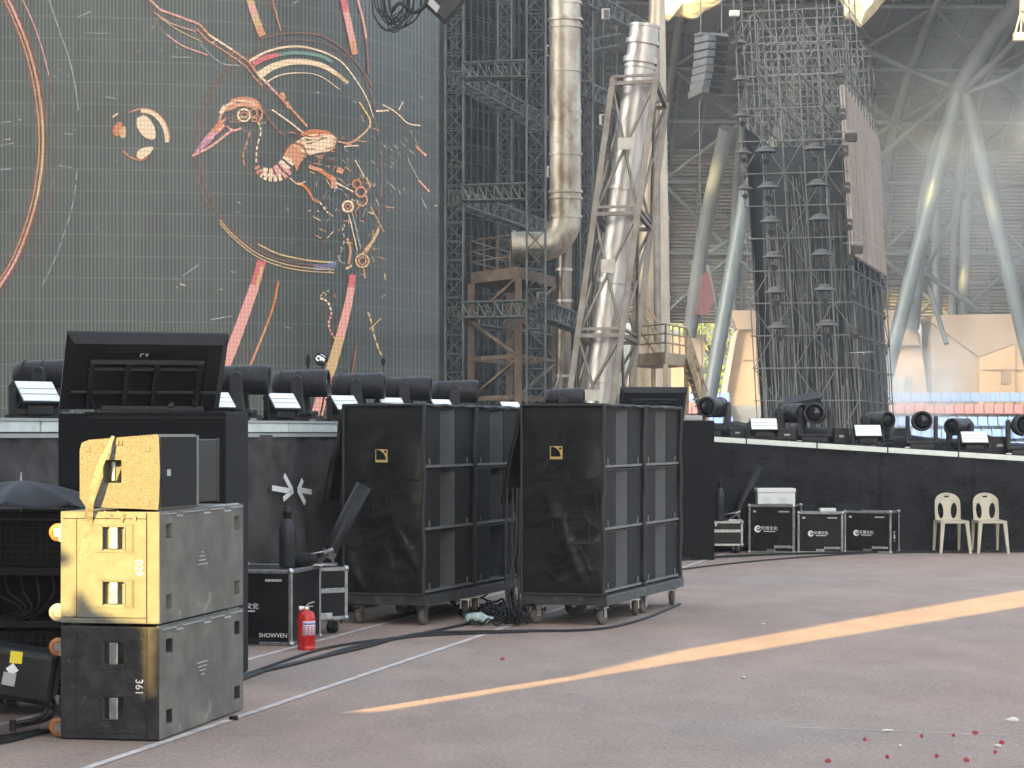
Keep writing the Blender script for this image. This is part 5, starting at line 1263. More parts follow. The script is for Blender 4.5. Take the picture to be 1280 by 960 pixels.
for z0, z1 in ((.18, .46), (.86, 1.10)):
    m = MB()
    for i in range(14): KF.box(m, (.07 + i * .04, .076 + i * .04), (.034, .046), (z0, z1))
    for i in range(7): KF.box(m, (.06, .61), (.036, .044), (z0 + (z1 - z0) * i / 7, z0 + (z1 - z0) * i / 7 + .006))
    m.build("mesh_front", M_FIX, rk)
m = MB()
for i in range(6):
    a, b = .1 + i * .09, .3 + .05 * i; m.tube(smooth_path([KF.p(a, .2, .82), KF.p(a - .04, .14, .70), KF.p(b * .6, .1, .60), KF.p(b, .15, .53)], 5), .006, 5)
m.build("patch_cable", M_FIX, rk)
m = MB()
for a in (.06, .6):
    for b in (.06, .58): m.cyl(KF.p(a - .015, b, .05), KF.p(a + .015, b, .05), .05, n=16); KF.box(m, (a - .025, a + .025), (b - .02, b + .02), (.05, .12))
m.build("caster", M_CASTER, rk)
mc = thing("fog_machine", "black tilted machine with yellow and grey stickers lying at the lower left", "fog machine", tuple(P(30, 840, 12.75)))
c = P(22, 840, 12.9); xa, ya, za = V(.21, .02, -.035), V(-.02, .19, 0), V(.022, 0, .135)
m = MB(); m.obox(c, xa, ya, za); m.build("housing", M_BLACKP, mc, bevel=.03)
fn = -ya.normalized(); X_, Z_ = xa.normalized(), za.normalized()
def stick(x, y, s_, mm, rot=0, nm="sticker"):
    pc = P(x, y, 12.70); m = MB(); u = (X_ * math.cos(rot) + Z_ * math.sin(rot)) * s_; v_ = (-X_ * math.sin(rot) + Z_ * math.cos(rot)) * s_; base_ = c - ya * 1.008; pc = pc + fn * ((base_ - pc).dot(fn)); m.obox(pc, u, fn * .0015, v_); return m.build(nm, mm, mc)
stick(20, 822, .032, M_YEL, .05); stick(15, 837, .024, M_WHITE, .78); stick(11, 849, .034, M_GREYP, -.03)
m = MB(); q = [P(60, 880, 12.6), P(56, 872, 12.75), P(60, 884, 12.75), P(50, 898, 12.75), P(20, 905, 12.7), P(18, 897, 12.6)]
m.tube(smooth_path([P(58, 868, 12.8), P(59, 885, 12.75), P(50, 897, 12.7), P(30, 902, 12.62), P(17, 905, 12.6)], 6), .012, 8); m.tube(smooth_path([P(66, 872, 13.1), P(68, 888, 13.0), P(56, 900, 12.8), P(22, 908, 12.6)], 6), .012, 8)
m.cyl(P(16, 900, 12.6), P(16, 914, 12.6), .018, n=8); m.build("bent_stand", M_BLACK, mc)
m = MB(); cw = G(16, 884); cw.z = .06; m.cyl(cw - V(.03, 0, 0), cw + V(.03, 0, 0), .06, n=18); m.build("wheel", M_CASTER, mc)
m = MB()
for k in range(3): m.tube(smooth_path([G(-10, 930 - k * 4, .012), G(20, 924 - k * 3, .012), G(45, 917 - k, .014), G(70, 912, .014)], 6), .010, 6)
for k in range(3): m.cyl(G(36 + k * 4, 917 - k * 1.2, .02), G(40 + k * 4, 916 - k * 1.2, .02), .014, n=8)
tag(m.build("floor_cable", M_CABLE), "thick black cables with a taped joint on the floor at the lower left corner", "cable")

# ================================================================= THE TWO COVERED SPEAKER STACKS
SE2 = (.305, .9524)
def caster_mesh(mb_w, mb_b, c, r, ax):
    ax = Vector(ax).normalized(); mb_w.lathe([(.0, -.026), (r * .7, -.026), (r, -.018), (r, .018), (r * .7, .026), (0, .026)], c, ax, 18)
    s = V(-ax.y, ax.x, 0)
    for k in (-1, 1): mb_b.obox(c + ax * .034 * k + V(0, 0, r * .55), s * .022, ax * .003, V(0, 0, r * .62))
    mb_b.obox(c + V(0, 0, r * 1.18), s * .045, ax * .045, V(0, 0, .006))
def stack(c0, side, logo=True):
    S = Fr(c0, SE2); D, Lw, H = .675, 1.32, .520
    zb = .262
    rowname = {0: "bottom", 1: "middle", 2: "top"}
    for col in (0, 1):
        b0 = col * (Lw + .035) + .012; colname = "near" if col == 0 else "far"
        d = thing("dolly", f"low grey wheeled dolly under the {colname} column of the {side} speaker stack", "dolly", tuple(S.p(D / 2, b0 + Lw / 2, 0)), "dollies under the speaker stacks")
        m = MB(); z = (.168, .248)
        S.box(m, (-.05, D + .03), (b0 - .015, b0 + .055), z); S.box(m, (-.05, D + .03), (b0 + Lw - .055, b0 + Lw + .012), z); S.box(m, (-.05, .02), (b0 + .056, b0 + Lw - .056), z); S.box(m, (D - .04, D + .03), (b0 + .056, b0 + Lw - .056), z); S.box(m, (.021, D - .041), (b0 + .3, b0 + .38), z); S.box(m, (.021, D - .041), (b0 + .95, b0 + 1.03), z)
        m.build("frame", M_GREYDOLLY, d, bevel=.006)
        m = MB(); S.box(m, (-.045, D + .025), (b0 - .01, b0 + Lw + .008), (.2485, .258)); m.build("deck_board", M_BLACK, d)
        for a in (.03, D - .07):
            for b in (.10, Lw - .14):
                mw, mbk = MB(), MB(); an = rnd.uniform(-.5, .5) + (.0 if a < .1 else .3); caster_mesh(mw, mbk, S.p(a, b0 + b, .068), .066, S.e1 * math.cos(an) + S.e2 * math.sin(an))
                w_ = mbk.build("caster", M_STEEL, d); mw.build("tyre", M_CASTER, w_)
        for r in range(3):
            z0 = zb + r * (H + .004)
            t = thing("subwoofer", f"{rowname[r]} black subwoofer in the {colname} column of the {side} speaker stack", "speaker cabinet", tuple(S.p(D / 2, b0 + Lw / 2, z0)), f"subwoofers of the {side} stack")
            m = MB(); S.box(m, (.17, D), (b0, b0 + Lw), (z0, z0 + H)); S.box(m, (.0, .17), (b0, b0 + .012), (z0, z0 + H)); S.box(m, (.0, .17), (b0 + Lw - .012, b0 + Lw), (z0, z0 + H)); S.box(m, (.0, .17), (b0 + .012, b0 + Lw - .012), (z0 + H - .012, z0 + H)); m.build("cabinet_body", M_BLACKP, t)
            for g0, g1 in ((.014, .46), (.86, Lw - .014)):
                m = MB(); S.box(m, (.004, .168), (b0 + g0, b0 + g1), (z0 + .03, z0 + H - .013)); m.build("grille", M_GRILLE, t, bevel=.003)
            m = MB()      # the open port between the grilles: a shallow curved throat
            def throat(u, v): bb = .462 + .396 * u; return S.p(.010 + .09 * math.sin(math.pi * u), b0 + bb, z0 + .03 + (H - .044) * v)
            m.grid(throat, 14, 1); m.build("port", M_PORT, t)
            m = MB(); S.box(m, (-.006, .168), (b0 + .014, b0 + Lw - .014), (z0 + .006, z0 + .028))
            for bb in (.16, 1.14): S.box(m, (-.008, .002), (b0 + bb, b0 + bb + .022), (z0 + .028, z0 + .085))
            m.build("front_rail", mat("worn_rail_grey", (.12, .125, .125), .5, var=.3, scale=30), t, bevel=.002)
        # cloth cover
        zt = zb + 3 * (H + .004)
        cv = thing("speaker_cover", f"black cover with {'gold emblem' if col == 0 else 'open front'} on the {colname} column of the {side} speaker stack", "cover", tuple(S.p(D / 2, b0, zt)), "covers on the speaker stacks")
        sdv = 11.3 if side == "left" else 4.7
        if col == 0:
            def face(u, v):
                a = -.012 + (D + .035) * u; z = .255 + (zt + .01 - .255) * v
                pu = (1 - (2 * u - 1) ** 4) * (1 - (2 * v - 1) ** 6)
                dd = .015 + .03 * pu * (.6 + .4 * math.sin(3 * v + sdv)) + .034 * noise.noise(V(a * 2.2 + z * 1.3, z * 3.0 - a * 1.5, sdv)) * pu + .024 * noise.noise(V(a * 3 + z * 5, z * 9 + a * 4, sdv + 3)) * pu * (1.15 - v)
                s_ = a * 1.1 - z * .55 + .14 * noise.noise(V(a * 2, z * 2, sdv)) + .04 * sdv
                dd += .046 * max(0, math.sin(s_ * 9)) ** 5 * pu * max(0, .55 - abs(v - .12) * .9)
                s2 = z * 1.0 + .25 * a + .10 * noise.noise(V(a * 2.6, z * 3, sdv + 7))
                dd += .026 * (abs(math.sin(s2 * 11)) ** 6) * pu * max(0, .62 - abs(v - .33) * 1.4)
                cr = noise.noise(V(a * 5.5 + z * 1.2, z * 4.2 - a * 1.5, sdv + 20)); dd += .008 * max(0, 1 - abs(cr) * 5) * pu * (.2 + .9 * max(0, .75 - v))
                cr = noise.noise(V(a * 3.2 - z * 2.2, z * 6.5 + a * 2, sdv + 31)); dd += .010 * max(0, 1 - abs(cr) * 5) * pu * (.15 + max(0, .6 - v))
                s3 = a + z * .45 + .08 * noise.noise(V(a * 3, z * 2, sdv + 9))
                dd += .014 * (abs(math.sin(s3 * 7.5)) ** 9) * pu * (v > .6)
                return S.p(a, b0 - dd, z)
            m = MB(); m.grid(face, 70, 150); fc = m.build("side_panel", M_COVER, cv, solid=.004)
            pz = lambda y: .255 + (755 - y) / 149.7
            fp = lambda a, z, o=.006: (lambda q: q - S.e2 * o)(face((a + .012) / (D + .035), (z - .255) / (zt + .01 - .255)))
            # stitched pockets
            m = MB()
            for a0, a1, z0, z1 in ((.42, .62, .80, 1.0), (.04, .29, .95, 1.12), (.10, .29, .68, .86)):
                loop = [fp(a0, z0), fp(a1, z0), fp(a1, z1), fp(a0, z1), fp(a0, z0)]
                for i in range(4): m.tube([fp(a0 + 0, z0) if 0 else loop[i].lerp(loop[i + 1], k / 6) for k in range(7)], .003, 5)
            m.build("pocket_seam", M_BLACK, fc)
            # gold emblem: square with a dark quarter disc and a dot
            # photo: left edge of the square at 28% of the face, 57 px above centre
            ea, ez, sz = D * (.56 if side == "right" else .50), pz(577 if side == "right" else 581), .108
            n_ = -S.e2; o0 = fp(ea, ez, .018); X_ = -S.e1
            at2 = lambda x, z, o: o0 + X_ * x + V(0, 0, z) + n_ * o
            m = MB(); h = sz / 2; m.prism([at2(-h, -h, 0), at2(h, -h, 0), at2(h, h, 0), at2(-h, h, 0)], n_ * .0015); em = m.build("emblem", M_GOLD, fc)
            m = MB(); rq = sz * .80
            m.prism([at2(-h * .86, -h * .62, .0018)] + [at2(-h * .86 + rq * math.cos(R(i * 9)), -h * .62 + rq * .98 * math.sin(R(i * 9)), .0018) for i in range(11)], n_ * .001)
            m.lathe([(0, 0), (sz * .105, 0), (sz * .105, .001), (0, .001)], at2(h * .66, h * .66, .0018), n_, 16); m.build("emblem_mark", M_LAM, em)
        # top sheet and left side
        m = MB()
        def top(u, v):
            a, b = -.02 + (D + .045) * u, b0 - .03 + (Lw + .05) * v
            return S.p(a, b, zt + .012 + .012 * noise.noise(V(a * 3, b * 3, sdv)) + .012 * math.sin(math.pi * u))
        m.grid(top, 16, 24); m.build("top_panel", M_COVER, cv, solid=.006)
        m = MB(); m.grid(lambda u, v: S.p(D + .022 + .02 * noise.noise(V(u * 4, v * 5, sdv)), b0 - .03 + (Lw + .05) * u, .26 + (zt - .25) * v), 20, 20); m.build("rear_panel", M_COVER, cv, solid=.004)
        # thick piping round the open front
        m = MB()
        edge_pts = lambda b: [S.p(-.016 + .006 * math.sin(k * 1.3), b + .010 * math.sin(k * .9 + b), .262 + (zt - .25) * k / 14) for k in range(15)]
        m.tube(edge_pts(b0 - .012), .017, 8); m.tube(edge_pts(b0 + Lw + .006), .019, 8)
        m.tube([S.p(-.018, b0 - .02 + (Lw + .04) * k / 10, zt + .006 + .006 * math.sin(k * 2.0)) for k in range(11)], .013, 8)
        if col == 0:
            m.tube([S.p(-.015 + (D + .035) * k / 10, b0 - .034, zt + .008) for k in range(11)], .012, 8); m.tube([S.p(-.015 + (D + .035) * k / 10, b0 - .036, .258) for k in range(11)], .010, 8)
            m.tube([S.p(D + .02, b0 - .03, .26 + (zt - .25) * k / 10) for k in range(11)], .012, 8)
        m.build("piping", mat("cover_piping", (.035, .035, .036), .7), cv)
        if col == 1:      # loose end of the cover hanging over the far edge
            m = MB(); m.grid(lambda u, v: S.p(-.02 + .3 * u, b0 + Lw + .03 + .03 * v + .02 * math.sin(5 * u), .55 + (zt - .55) * (1 - v)), 8, 14); m.build("hanging_edge", M_COVER, cv, solid=.006)
        if col == 0:      # rear flap thrown out to the left
            m = MB()
            m.grid(lambda u, v: S.p(D + .035 + .17 * v + .02 * noise.noise(V(u * 3, v * 4, sdv)), b0 + .0 + .95 * u, zt - .02 - .80 * v), 14, 18); m.build("flap", M_COVER, cv, solid=.03)
            m = MB(); m.cyl(S.p(D + .06, b0 + .02, 0), S.p(D + .06, b0 + .02, 1.15), .009, n=8); m.build("flap_strap", M_CABLE, cv)
    return S
stack((-.753, 20.0, 0), "left"); stack((.746, 20.0, 0), "right")

# ================================================================= FLIGHT CASES
def emblem(mb, o, X_, U_, N_, r):
    at2 = lambda x, u: o + X_ * x + U_ * u
    ring = [(r * math.cos(R(a)), r * math.sin(R(a))) for a in range(20, 341, 16)]
    strip_mesh(mb, [at2(x, y) for x, y in ring], [r * (.25 + .5 * math.sin(math.pi * i / (len(ring) - 1))) for i in range(len(ring))], N_, .0012)
    strip_mesh(mb, [at2(-r * .6, -r * .35), at2(-r * .1, r * .05), at2(r * .95, r * .35)], [r * .15, r * .45, r * .12], N_, .0012)
def flight_case(c, e2, w_, l_, h_, label, name_on=True, group=None, z0=0.0, wheels=False, split=None, catch=True, logo_a=.5, logo_z=.52, small=None):
    f = Fr(c, e2); t = thing("flight_case", label, "flight case", tuple(f.p(w_ / 2, l_ / 2, z0)), group); r = .016
    m = MB(); f.box(m, (.006, w_ - .006), (.006, l_ - .006), (z0 + .006, z0 + h_ - .006)); body = m.build("case_body", M_LAM, t)
    m = MB(); k = .03
    for a in (0, w_ - k):
        for b in (0, l_ - k): f.box(m, (a, a + k), (b, b + k), (z0 + k, z0 + h_ - k))
    for z in (z0, z0 + h_ - k):
        for b in (0, l_ - k): f.box(m, (0, w_), (b, b + k), (z, z + k))
        for a in (0, w_ - k): f.box(m, (a, a + k), (k + .001, l_ - k - .001), (z, z + k))
    if split:
        for b in (0, l_ - .006): f.box(m, (k + .001, w_ - k - .001), (b, b + .008), (z0 + split - .02, z0 + split + .02))
        for a in (-.001, w_ - .007): f.box(m, (a, a + .008), (k + .001, l_ - k - .001), (z0 + split - .02, z0 + split + .02))
    m.build("aluminium_edge", M_ALU, t, bevel=.006)
    for a in (.012, w_ - .012):
        for b in (.012, l_ - .012):
            for z in (z0 + .014, z0 + h_ - .012): m = MB(); m.ball(f.p(a, b, z), .026, nu=12, nv=8); m.build("ball_corner", M_STEEL, t)
    if catch:
        m = MB(); f.box(m, (w_ / 2 - .055, w_ / 2 + .055), (-.008, .004), (z0 + .012, z0 + .06)); f.box(m, (w_ / 2 - .02, w_ / 2 + .02), (-.014, -.008), (z0 + .02, z0 + .05)); m.build("catch", M_STEEL if catch == 1 else M_BLACK, t, bevel=.003)
    X_ = -f.e1; N_ = -f.e2; U_ = V(0, 0, 1); fo = lambda a, z: f.p(a, .0035, z0 + z)
    if name_on:
        s = h_ / .57
        m = MB(); la_ = w_ * logo_a; emblem(m, fo(la_ + .125 * s, h_ * logo_z), X_, U_, N_, .032 * s); m.build("emblem", M_WHITE, t)
        text("天博文化", .050 * s, fo(la_ - .01 * s, h_ * (logo_z + .012)), X_, U_, M_WHITE, parent=t, ext=.0008)
        m = MB(); strip_mesh(m, [fo(la_ + .06 * s, h_ * (logo_z - .048)), fo(la_ - .08 * s, h_ * (logo_z - .048))], .008 * s, N_, .001); m.build("underline", M_WHITE, t)
        text("SHOWVEN", .045 * s, fo(w_ * .24, h_ * .135), X_, U_, M_WHITE, parent=t, ext=.0012)
        m = MB()
        for i in range(8): q = fo(w_ * .33 - i * .0165 * s, h_ * .86); m.obox(q, X_ * .0062 * s, N_ * .001, U_ * .0085 * s)
        if small: q = fo(w_ * .86, h_ * .86); m.obox(q, X_ * .018, N_ * .001, U_ * .012)
        m.build("small_print", M_DIRTYWHITE, t)
    if wheels:
        for a in (.09, w_ - .09):
            for b in (.09, l_ - .09):
                mw, mbk = MB(), MB(); caster_mesh(mw, mbk, f.p(a, b, .052), .05, f.e1 + f.e2 * rnd.uniform(-.6, .6)); c_ = mbk.build("caster", M_STEEL, t); mw.build("tyre", M_RUBBER, c_)
    return t, f
CE = (.20, .98)
c1, f1 = flight_case((-1.66, 18.1, 0), CE, .62, .80, .575, "black flight case right behind the red extinguisher, carrying a gas bottle and a confetti cannon", logo_a=.60, logo_z=.50, catch=2)
c2, f2 = flight_case((-1.315, 19.25, 0), (-.62, .78), .42, .62, .42, "smaller wheeled flight case between the extinguisher's case and the left speaker stack", name_on=False, z0=.115, wheels=True, split=.235)
GC = "flight cases along the cloth front of the wing"
Yc = 31.93
def px_case(x0, x1, y0, label, l_, tw_=.2, **k):
    X1 = (x1 - CX) / F * Yc; X0 = (x0 - CX) / F * Yc; h_ = (690 - y0) / F * Yc
    return flight_case((X1, Yc, 0), (tw_, (1 - tw_ ** 2) ** .5), (X1 - X0) / (1 - tw_ ** 2) ** .5, l_, h_, label, group=GC, **k)
px_case(937, 993, 629, "taller flight case with a white foam box on top, by the wing", .45, tw_=.33, logo_a=.56, logo_z=.50, small=True)
px_case(998, 1054, 638, "middle flight case by the wing, with a small flat white box on top", .45, logo_a=.50, logo_z=.48, small=True)
r3, f3 = px_case(1058, 1114, 637, "flight case at the right end of the three in front of the wing", .45, tw_=.40, logo_a=.54, logo_z=.48, small=True)
text("LG1", .09, f3.p(-.003, .16, .22), (0, 0, -1), f3.e2, M_WHITE, parent=r3)
lo = flight_case((2.95 + .13, 32.0, 0), (.02, 1), .60, .5, .33, "low wheeled flight case at the stage corner holding a gas bottle and black cannon", name_on=False, z0=.10, wheels=True, split=.20, catch=False)[0]
fl_ = Fr((3.08, 32.0, 0), (.02, 1)); m = MB()
for i in range(5): q = fl_.p(.50 - i * .035, -.002, .385); m.obox(q, V(.013, 0, 0), V(0, .001, 0), V(0, 0, .02))
m.build("small_print", M_DIRTYWHITE, lo)
fb = thing("foam_box", "white foam box with two recessed handles, on the leftmost flight case by the wing", "foam box", tuple(P(970, 629, 32.1)))
a, b = P(947, 630, 32.1), P(994, 609, 32.1); ztop = (690 - 629) / F * Yc + .002
m = MB(); m.box((a.x, 32.1, ztop), (b.x, 32.45, ztop + .155)); m.build("box_body", M_FOAM, fb, bevel=.012)
m = MB(); m.box((a.x - .008, 32.092, ztop + .155), (b.x + .008, 32.458, ztop + .215)); m.build("lid", M_FOAM, fb, bevel=.012)
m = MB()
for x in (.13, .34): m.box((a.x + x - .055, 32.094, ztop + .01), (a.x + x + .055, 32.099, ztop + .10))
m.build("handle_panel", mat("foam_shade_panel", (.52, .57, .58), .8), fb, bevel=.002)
m = MB(); z = (690 - 638) / F * Yc + .002; p = P(1035, 638, 32.1); m.box((p.x - .105, 32.08, z), (p.x + .105, 32.25, z + .045)); tag(m.build("paper_box", M_FOAM, bevel=.004), "small flat white box lying on the middle flight case by the wing", "box")

# gas bottles and confetti cannons
def gas_bottle(p, r, h, label):
    t = thing("gas_bottle", label, "gas bottle", tuple(p))
    m = MB(); m.lathe([(r * .9, 0), (r, .012), (r, h * .62), (r * .96, h * .68), (r * .62, h * .76), (r * .45, h * .80)], p, (0, 0, 1), 24); m.build("cylinder", mat("dark_bottle_paint", (.028, .031, .036), .38, var=.2, scale=8), t)
    m = MB(); m.lathe([(r * .42, h * .80), (r * .5, h * .82), (r * .5, h * .9), (r * .55, h * .905), (r * .55, h * .93), (r * .40, h * .94), (r * .40, h)], p, (0, 0, 1), 16); m.build("valve", M_BLACKP, t); return t
def cannon(pb, pt, r, label, base_z):
    t = thing("confetti_cannon", label, "confetti cannon", tuple(pb))
    d = (Vector(pt) - Vector(pb)).normalized(); m = MB(); m.lathe([(r, 0), (r, (Vector(pt) - Vector(pb)).length), (r * .84, (Vector(pt) - Vector(pb)).length), (r * .84, .1)], pb, d, 24); m.build("barrel", M_BLACKP, t)
    m = MB(); b_ = Vector(pb) - d * .02; m.lathe([(r * .7, -.06), (r * .95, -.05), (r * .95, 0)], b_ + d * .02, d, 16)
    foot = V(b_.x, b_.y, base_z); m.box(foot - V(.12, .08, 0), foot + V(.06, .08, .012)); m.build("breech", M_STEEL, t)
    m = MB(); m.bar(foot + V(-.10, 0, .01), b_ - V(.0, .05, 0), .02, .03); m.bar(foot + V(.03, 0, .01), b_ + V(.03, -.05, .0), .02, .03); m.tube(smooth_path([b_ + V(.01, -.06, .02), b_ + V(-.10, -.08, .0), b_ + V(-.17, -.06, -.02), foot + V(-.2, -.04, .012)], 5), .007, 6); m.cyl(b_ + V(-.03, -.08, .0), b_ + V(.04, -.08, .03), .018, n=10); m.build("mount", M_ALU, t)
    return t
zc = .577
gas_bottle(V((359 - CX) / F * 18.55, 18.55, zc), .063, .46, "dark gas bottle standing on the flight case behind the red extinguisher")
cannon(P(413, 688, 18.75), P(455, 607, 18.75), .062, "black confetti cannon tube aimed up to the right in front of the left speaker stack", zc)
gas_bottle(V((900 - CX) / F * 32.2, 32.2, .432), .06, .55, "small dark gas bottle on the low case at the stage corner by the wing")
cannon(P(922, 640, 32.3), P(950, 583, 32.3), .05, "thin black confetti cannon leaning against the wing's cloth, above the low case", .432)
m = MB(); p = V(-1.63, 18.66, zc + .05); m.ball(p, .13, .10, .055, 12, 7)
for v in m.v: v += .02 * noise.noise_vector(v * 14)
tag(m.build("cloth_bundle", M_RUBBER), "crumpled black bundle between the gas bottle and the confetti cannon", "cloth")

# fire extinguisher
fe = thing("fire_extinguisher", "small red fire extinguisher with a label, standing on the floor by the flight case", "fire extinguisher", tuple(G(383, 812)))
p = G(383, 812); r = .067
m = MB(); m.lathe([(r * .95, 0), (r, .006), (r, .018), (r * .97, .022), (r * .97, .044), (r, .048), (r, .235), (r * .93, .262), (r * .70, .282), (r * .4, .290), (r * .3, .294)], p, (0, 0, 1), 28); m.build("cylinder", M_RED, fe)
m = MB(); m.lathe([(.018, .292), (.022, .296), (.022, .315), (.016, .32)], p, (0, 0, 1), 14); m.cyl(p + V(-.015, 0, .308), p + V(-.055, -.012, .306), .014, .02, 12); m.build("valve", mat("pale_valve_metal", (.62, .6, .52), .35, .5), fe)
m = MB(); m.tube(smooth_path([p + V(0, 0, .322), p + V(.02, 0, .342), p + V(.06, 0, .354)], 4), .006, 6); m.tube([p + V(0, 0, .318), p + V(.05, 0, .322)], .005, 6); m.build("lever", M_GREYP, fe)
def wrap(a0, a1, z0, z1, o=.0012):
    m = MB(); rr_ = r + o; m.grid(lambda u, v: p + V(rr_ * math.cos(a0 + (a1 - a0) * u), rr_ * math.sin(a0 + (a1 - a0) * u), z0 + (z1 - z0) * v), 12, 1); return m
lb = wrap(R(250), R(350), .11, .215).build("label", M_PINKLAB, fe, solid=.001)
wrap(R(252), R(348), .188, .206, .0024).build("label_band", M_BLUELAB, lb, solid=.001)
mm_ = MB()
for i in range(5):
    for j in range(4):
        q = wrap(R(256 + 23 * j), R(272 + 23 * j), .116 + i * .0135, .1245 + i * .0135, .0026); mm_.add(q.v, q.f)
mm_.build("label_print", mat("label_red_blue_print", (.45, .06, .10), .5, color2=(.2, .14, .36), scale=30), lb, solid=.001)

# cables on the floor
def floor_cable(pts, r, label, up=0.0):
    q = smooth_path([G(x, y, r) + V(0, 0, up + .002) for x, y in pts], 8); m = MB(); m.tube(q, r, 7)
    return tag(m.build("floor_cable", M_CABLE), label, "cable", "cables on the floor")
floor_cable([(296, 852), (340, 836), (400, 822), (460, 808), (500, 797), (540, 791), (640, 789), (740, 787), (800, 775), (850, 755)], .011, "longest black floor cable, running on past the right speaker stack")
floor_cable([(296, 849), (330, 839), (380, 827), (430, 812), (480, 800), (520, 794), (560, 785), (590, 778), (615, 770)], .011, "black floor cable ending in the pile between the stacks, upper strand of the bundle")
floor_cable([(300, 846), (350, 828), (400, 812), (450, 803), (500, 797), (545, 788), (580, 781), (600, 776)], .010, "black floor cable swinging out highest on the left of the bundle")
floor_cable([(296, 845), (345, 835), (410, 818), (470, 803), (530, 795), (600, 792), (660, 790)], .009, "thin black floor cable inside the bundle before the left stack")
floor_cable([(850, 712), (900, 706), (960, 700), (1040, 694), (1140, 688)], .010, "single dark cable curving across the floor from the right stack to the flight cases")
floor_cable([(845, 700), (900, 696), (1000, 692), (1130, 690), (1290, 689)], .016, "straight cable lying along the foot of the wing's cloth front")
m = MB()
for k in range(22):
    cx0, cy0 = rnd.uniform(596, 655), rnd.uniform(757, 780); a0 = rnd.uniform(0, 6.28); rx, ry = rnd.uniform(12, 34), rnd.uniform(3, 9); n_ = 14; tt_ = rnd.uniform(3.2, 6.6)
    m.tube(smooth_path([G(cx0 + rx * math.cos(a0 + tt_ * i / n_), min(788, cy0 + ry * math.sin(a0 + tt_ * i / n_)), .012) + V(0, 0, .012 + .05 * rnd.random() * (i % 3 == 1)) for i in range(n_)], 3), .010, 6)
for x0, x1 in ((634, 636), (641, 646), (646, 640), (650, 652)):
    Y = 19.9; m.tube(smooth_path([P(x0, 610, Y + .3), P(x0 - 1, 680, Y + .15), P(x1 - 4, 730, Y), P(x1, 765, Y - .1), G(x1 + 6, 779, .012)], 6), .010, 6)
tag(m.build("cable_pile", M_CABLE), "tangled pile of black cables on the floor between the two speaker stacks", "cables")
for x, y, s_, lb in ((598, 775, .085, "crumpled clear plastic bag on the cable pile in front of the left stack"), (668, 768, .06, "small crumpled plastic bag by the front wheel of the right stack")):
    m = MB(); p = G(x, y, .04) + V(0, 0, .01); m.ball(p, s_ * 1.3, s_, s_ * .5, 22, 12)
    for v in m.v: v += s_ * .45 * noise.noise_vector(v * 16)
    tag(m.build("plastic_bag", M_BAG), lb, "plastic bag")

# ================================================================= TWO PLASTIC CHAIRS
def chair():
    t = thing("plastic_chair", "chair", "chair", (0, 0, 0))
    m = MB(); W_ = .205
    prof_ = [(-W_ + .005, 0), (W_ - .005, 0), (W_, .12), (W_ - .004, .24)] + [(W_ * math.cos(R(a)) * .98, .24 + .125 * math.sin(R(a))) for a in range(8, 173, 12)] + [(-W_ + .004, .24), (-W_, .12)]
    m.prism([(x, 0, z) for x, z in prof_], (0, .016, 0)); back = m.build("backrest", M_BEIGE, t, world=False)
    cut = []
    for s in (-1, 1):
        c = MB(); ov = [(s * (.105 + .008 * math.sin(R(a)) ) + .048 * math.cos(R(a)) * (1 - .18 * math.sin(R(a)) * 0), .125 + .105 * math.sin(R(a)) - (.0)) for a in range(0, 360, 18)]; c.prism([(x, -.05, z) for x, z in ov], (0, .2, 0)); cut.append(c)
    c = MB(); c.prism([(.045 * math.cos(R(a)), -.05, .312 + .012 * math.sin(R(a))) for a in range(0, 360, 24)], (0, .2, 0)); cut.append(c)
    carve(back, cut)
    me = back.data
    for v in me.vertices:      # gentle curve and rake
        x, y, z = v.co; v.co = (x, y + .19 + .22 * z * .6 - .9 * (x ** 2), z + .44)
    bv = back.modifiers.new("bevel", 'BEVEL'); bv.width = .005; bv.segments = 2; bv.limit_method = 'ANGLE'; bv.angle_limit = R(40)
    m = MB(); m.grid(lambda u, v: V((u - .5) * .41, -.21 + .42 * v, .44 - .02 * math.sin(math.pi * u) * math.sin(math.pi * v) - .012 * (1 - v) ** 4), 14, 14); m.build("seat", M_BEIGE, t, world=False, solid=.014)
    m = MB(); m.prism([(-.205, -.212, .435), (.205, -.212, .435), (.175, -.212, .405), (-.175, -.212, .405)], (0, .014, 0))
    for s in (-1, 1): m.prism([(s * .205, -.20, .436), (s * .205, .20, .436), (s * .205, .18, .405), (s * .205, -.18, .405)], (-s * .012, 0, 0))
    m.build("seat_apron", M_BEIGE, t, world=False, bevel=.004)
    for s in (-1, 1):
        for yb, yt, nm in ((-.235, -.195, "leg"), (.235, .18, "leg")):
            m = MB(); k = 1 if yb < 0 else .8
            tw_, bw = .034 * k, .021 * k
            tp4 = [(s * .188 - tw_, yt, .44), (s * .188 + tw_, yt, .44), (s * .188 + tw_, yt + .04, .44), (s * .188 - tw_, yt + .04, .44)]; xb = s * (.235 if yb < 0 else .20)
            bt4 = [(xb - bw, yb, 0), (xb + bw, yb, 0), (xb + bw, yb + .03, 0), (xb - bw, yb + .03, 0)]
            m.add(bt4 + tp4, [(3, 2, 1, 0), (4, 5, 6, 7)] + [(i, (i + 1) % 4, 4 + (i + 1) % 4, 4 + i) for i in range(4)]); m.build(nm, M_BEIGE, t, world=False, bevel=.006)
    return t
ch1 = chair(); ch2 = copy_tree(ch1)
place(ch1, P(1190, 688, 32.0).xyz * V(1, 1, 0) if False else V((1189 - CX) / F * 32.05, 32.05, 0), R(5), "beige plastic chair by the wing, nearer to the flight cases"); place(ch2, V((1236.5 - CX) / F * 32.05, 32.05, 0), R(3), "beige plastic chair by the wing, closest to the right edge of the picture")
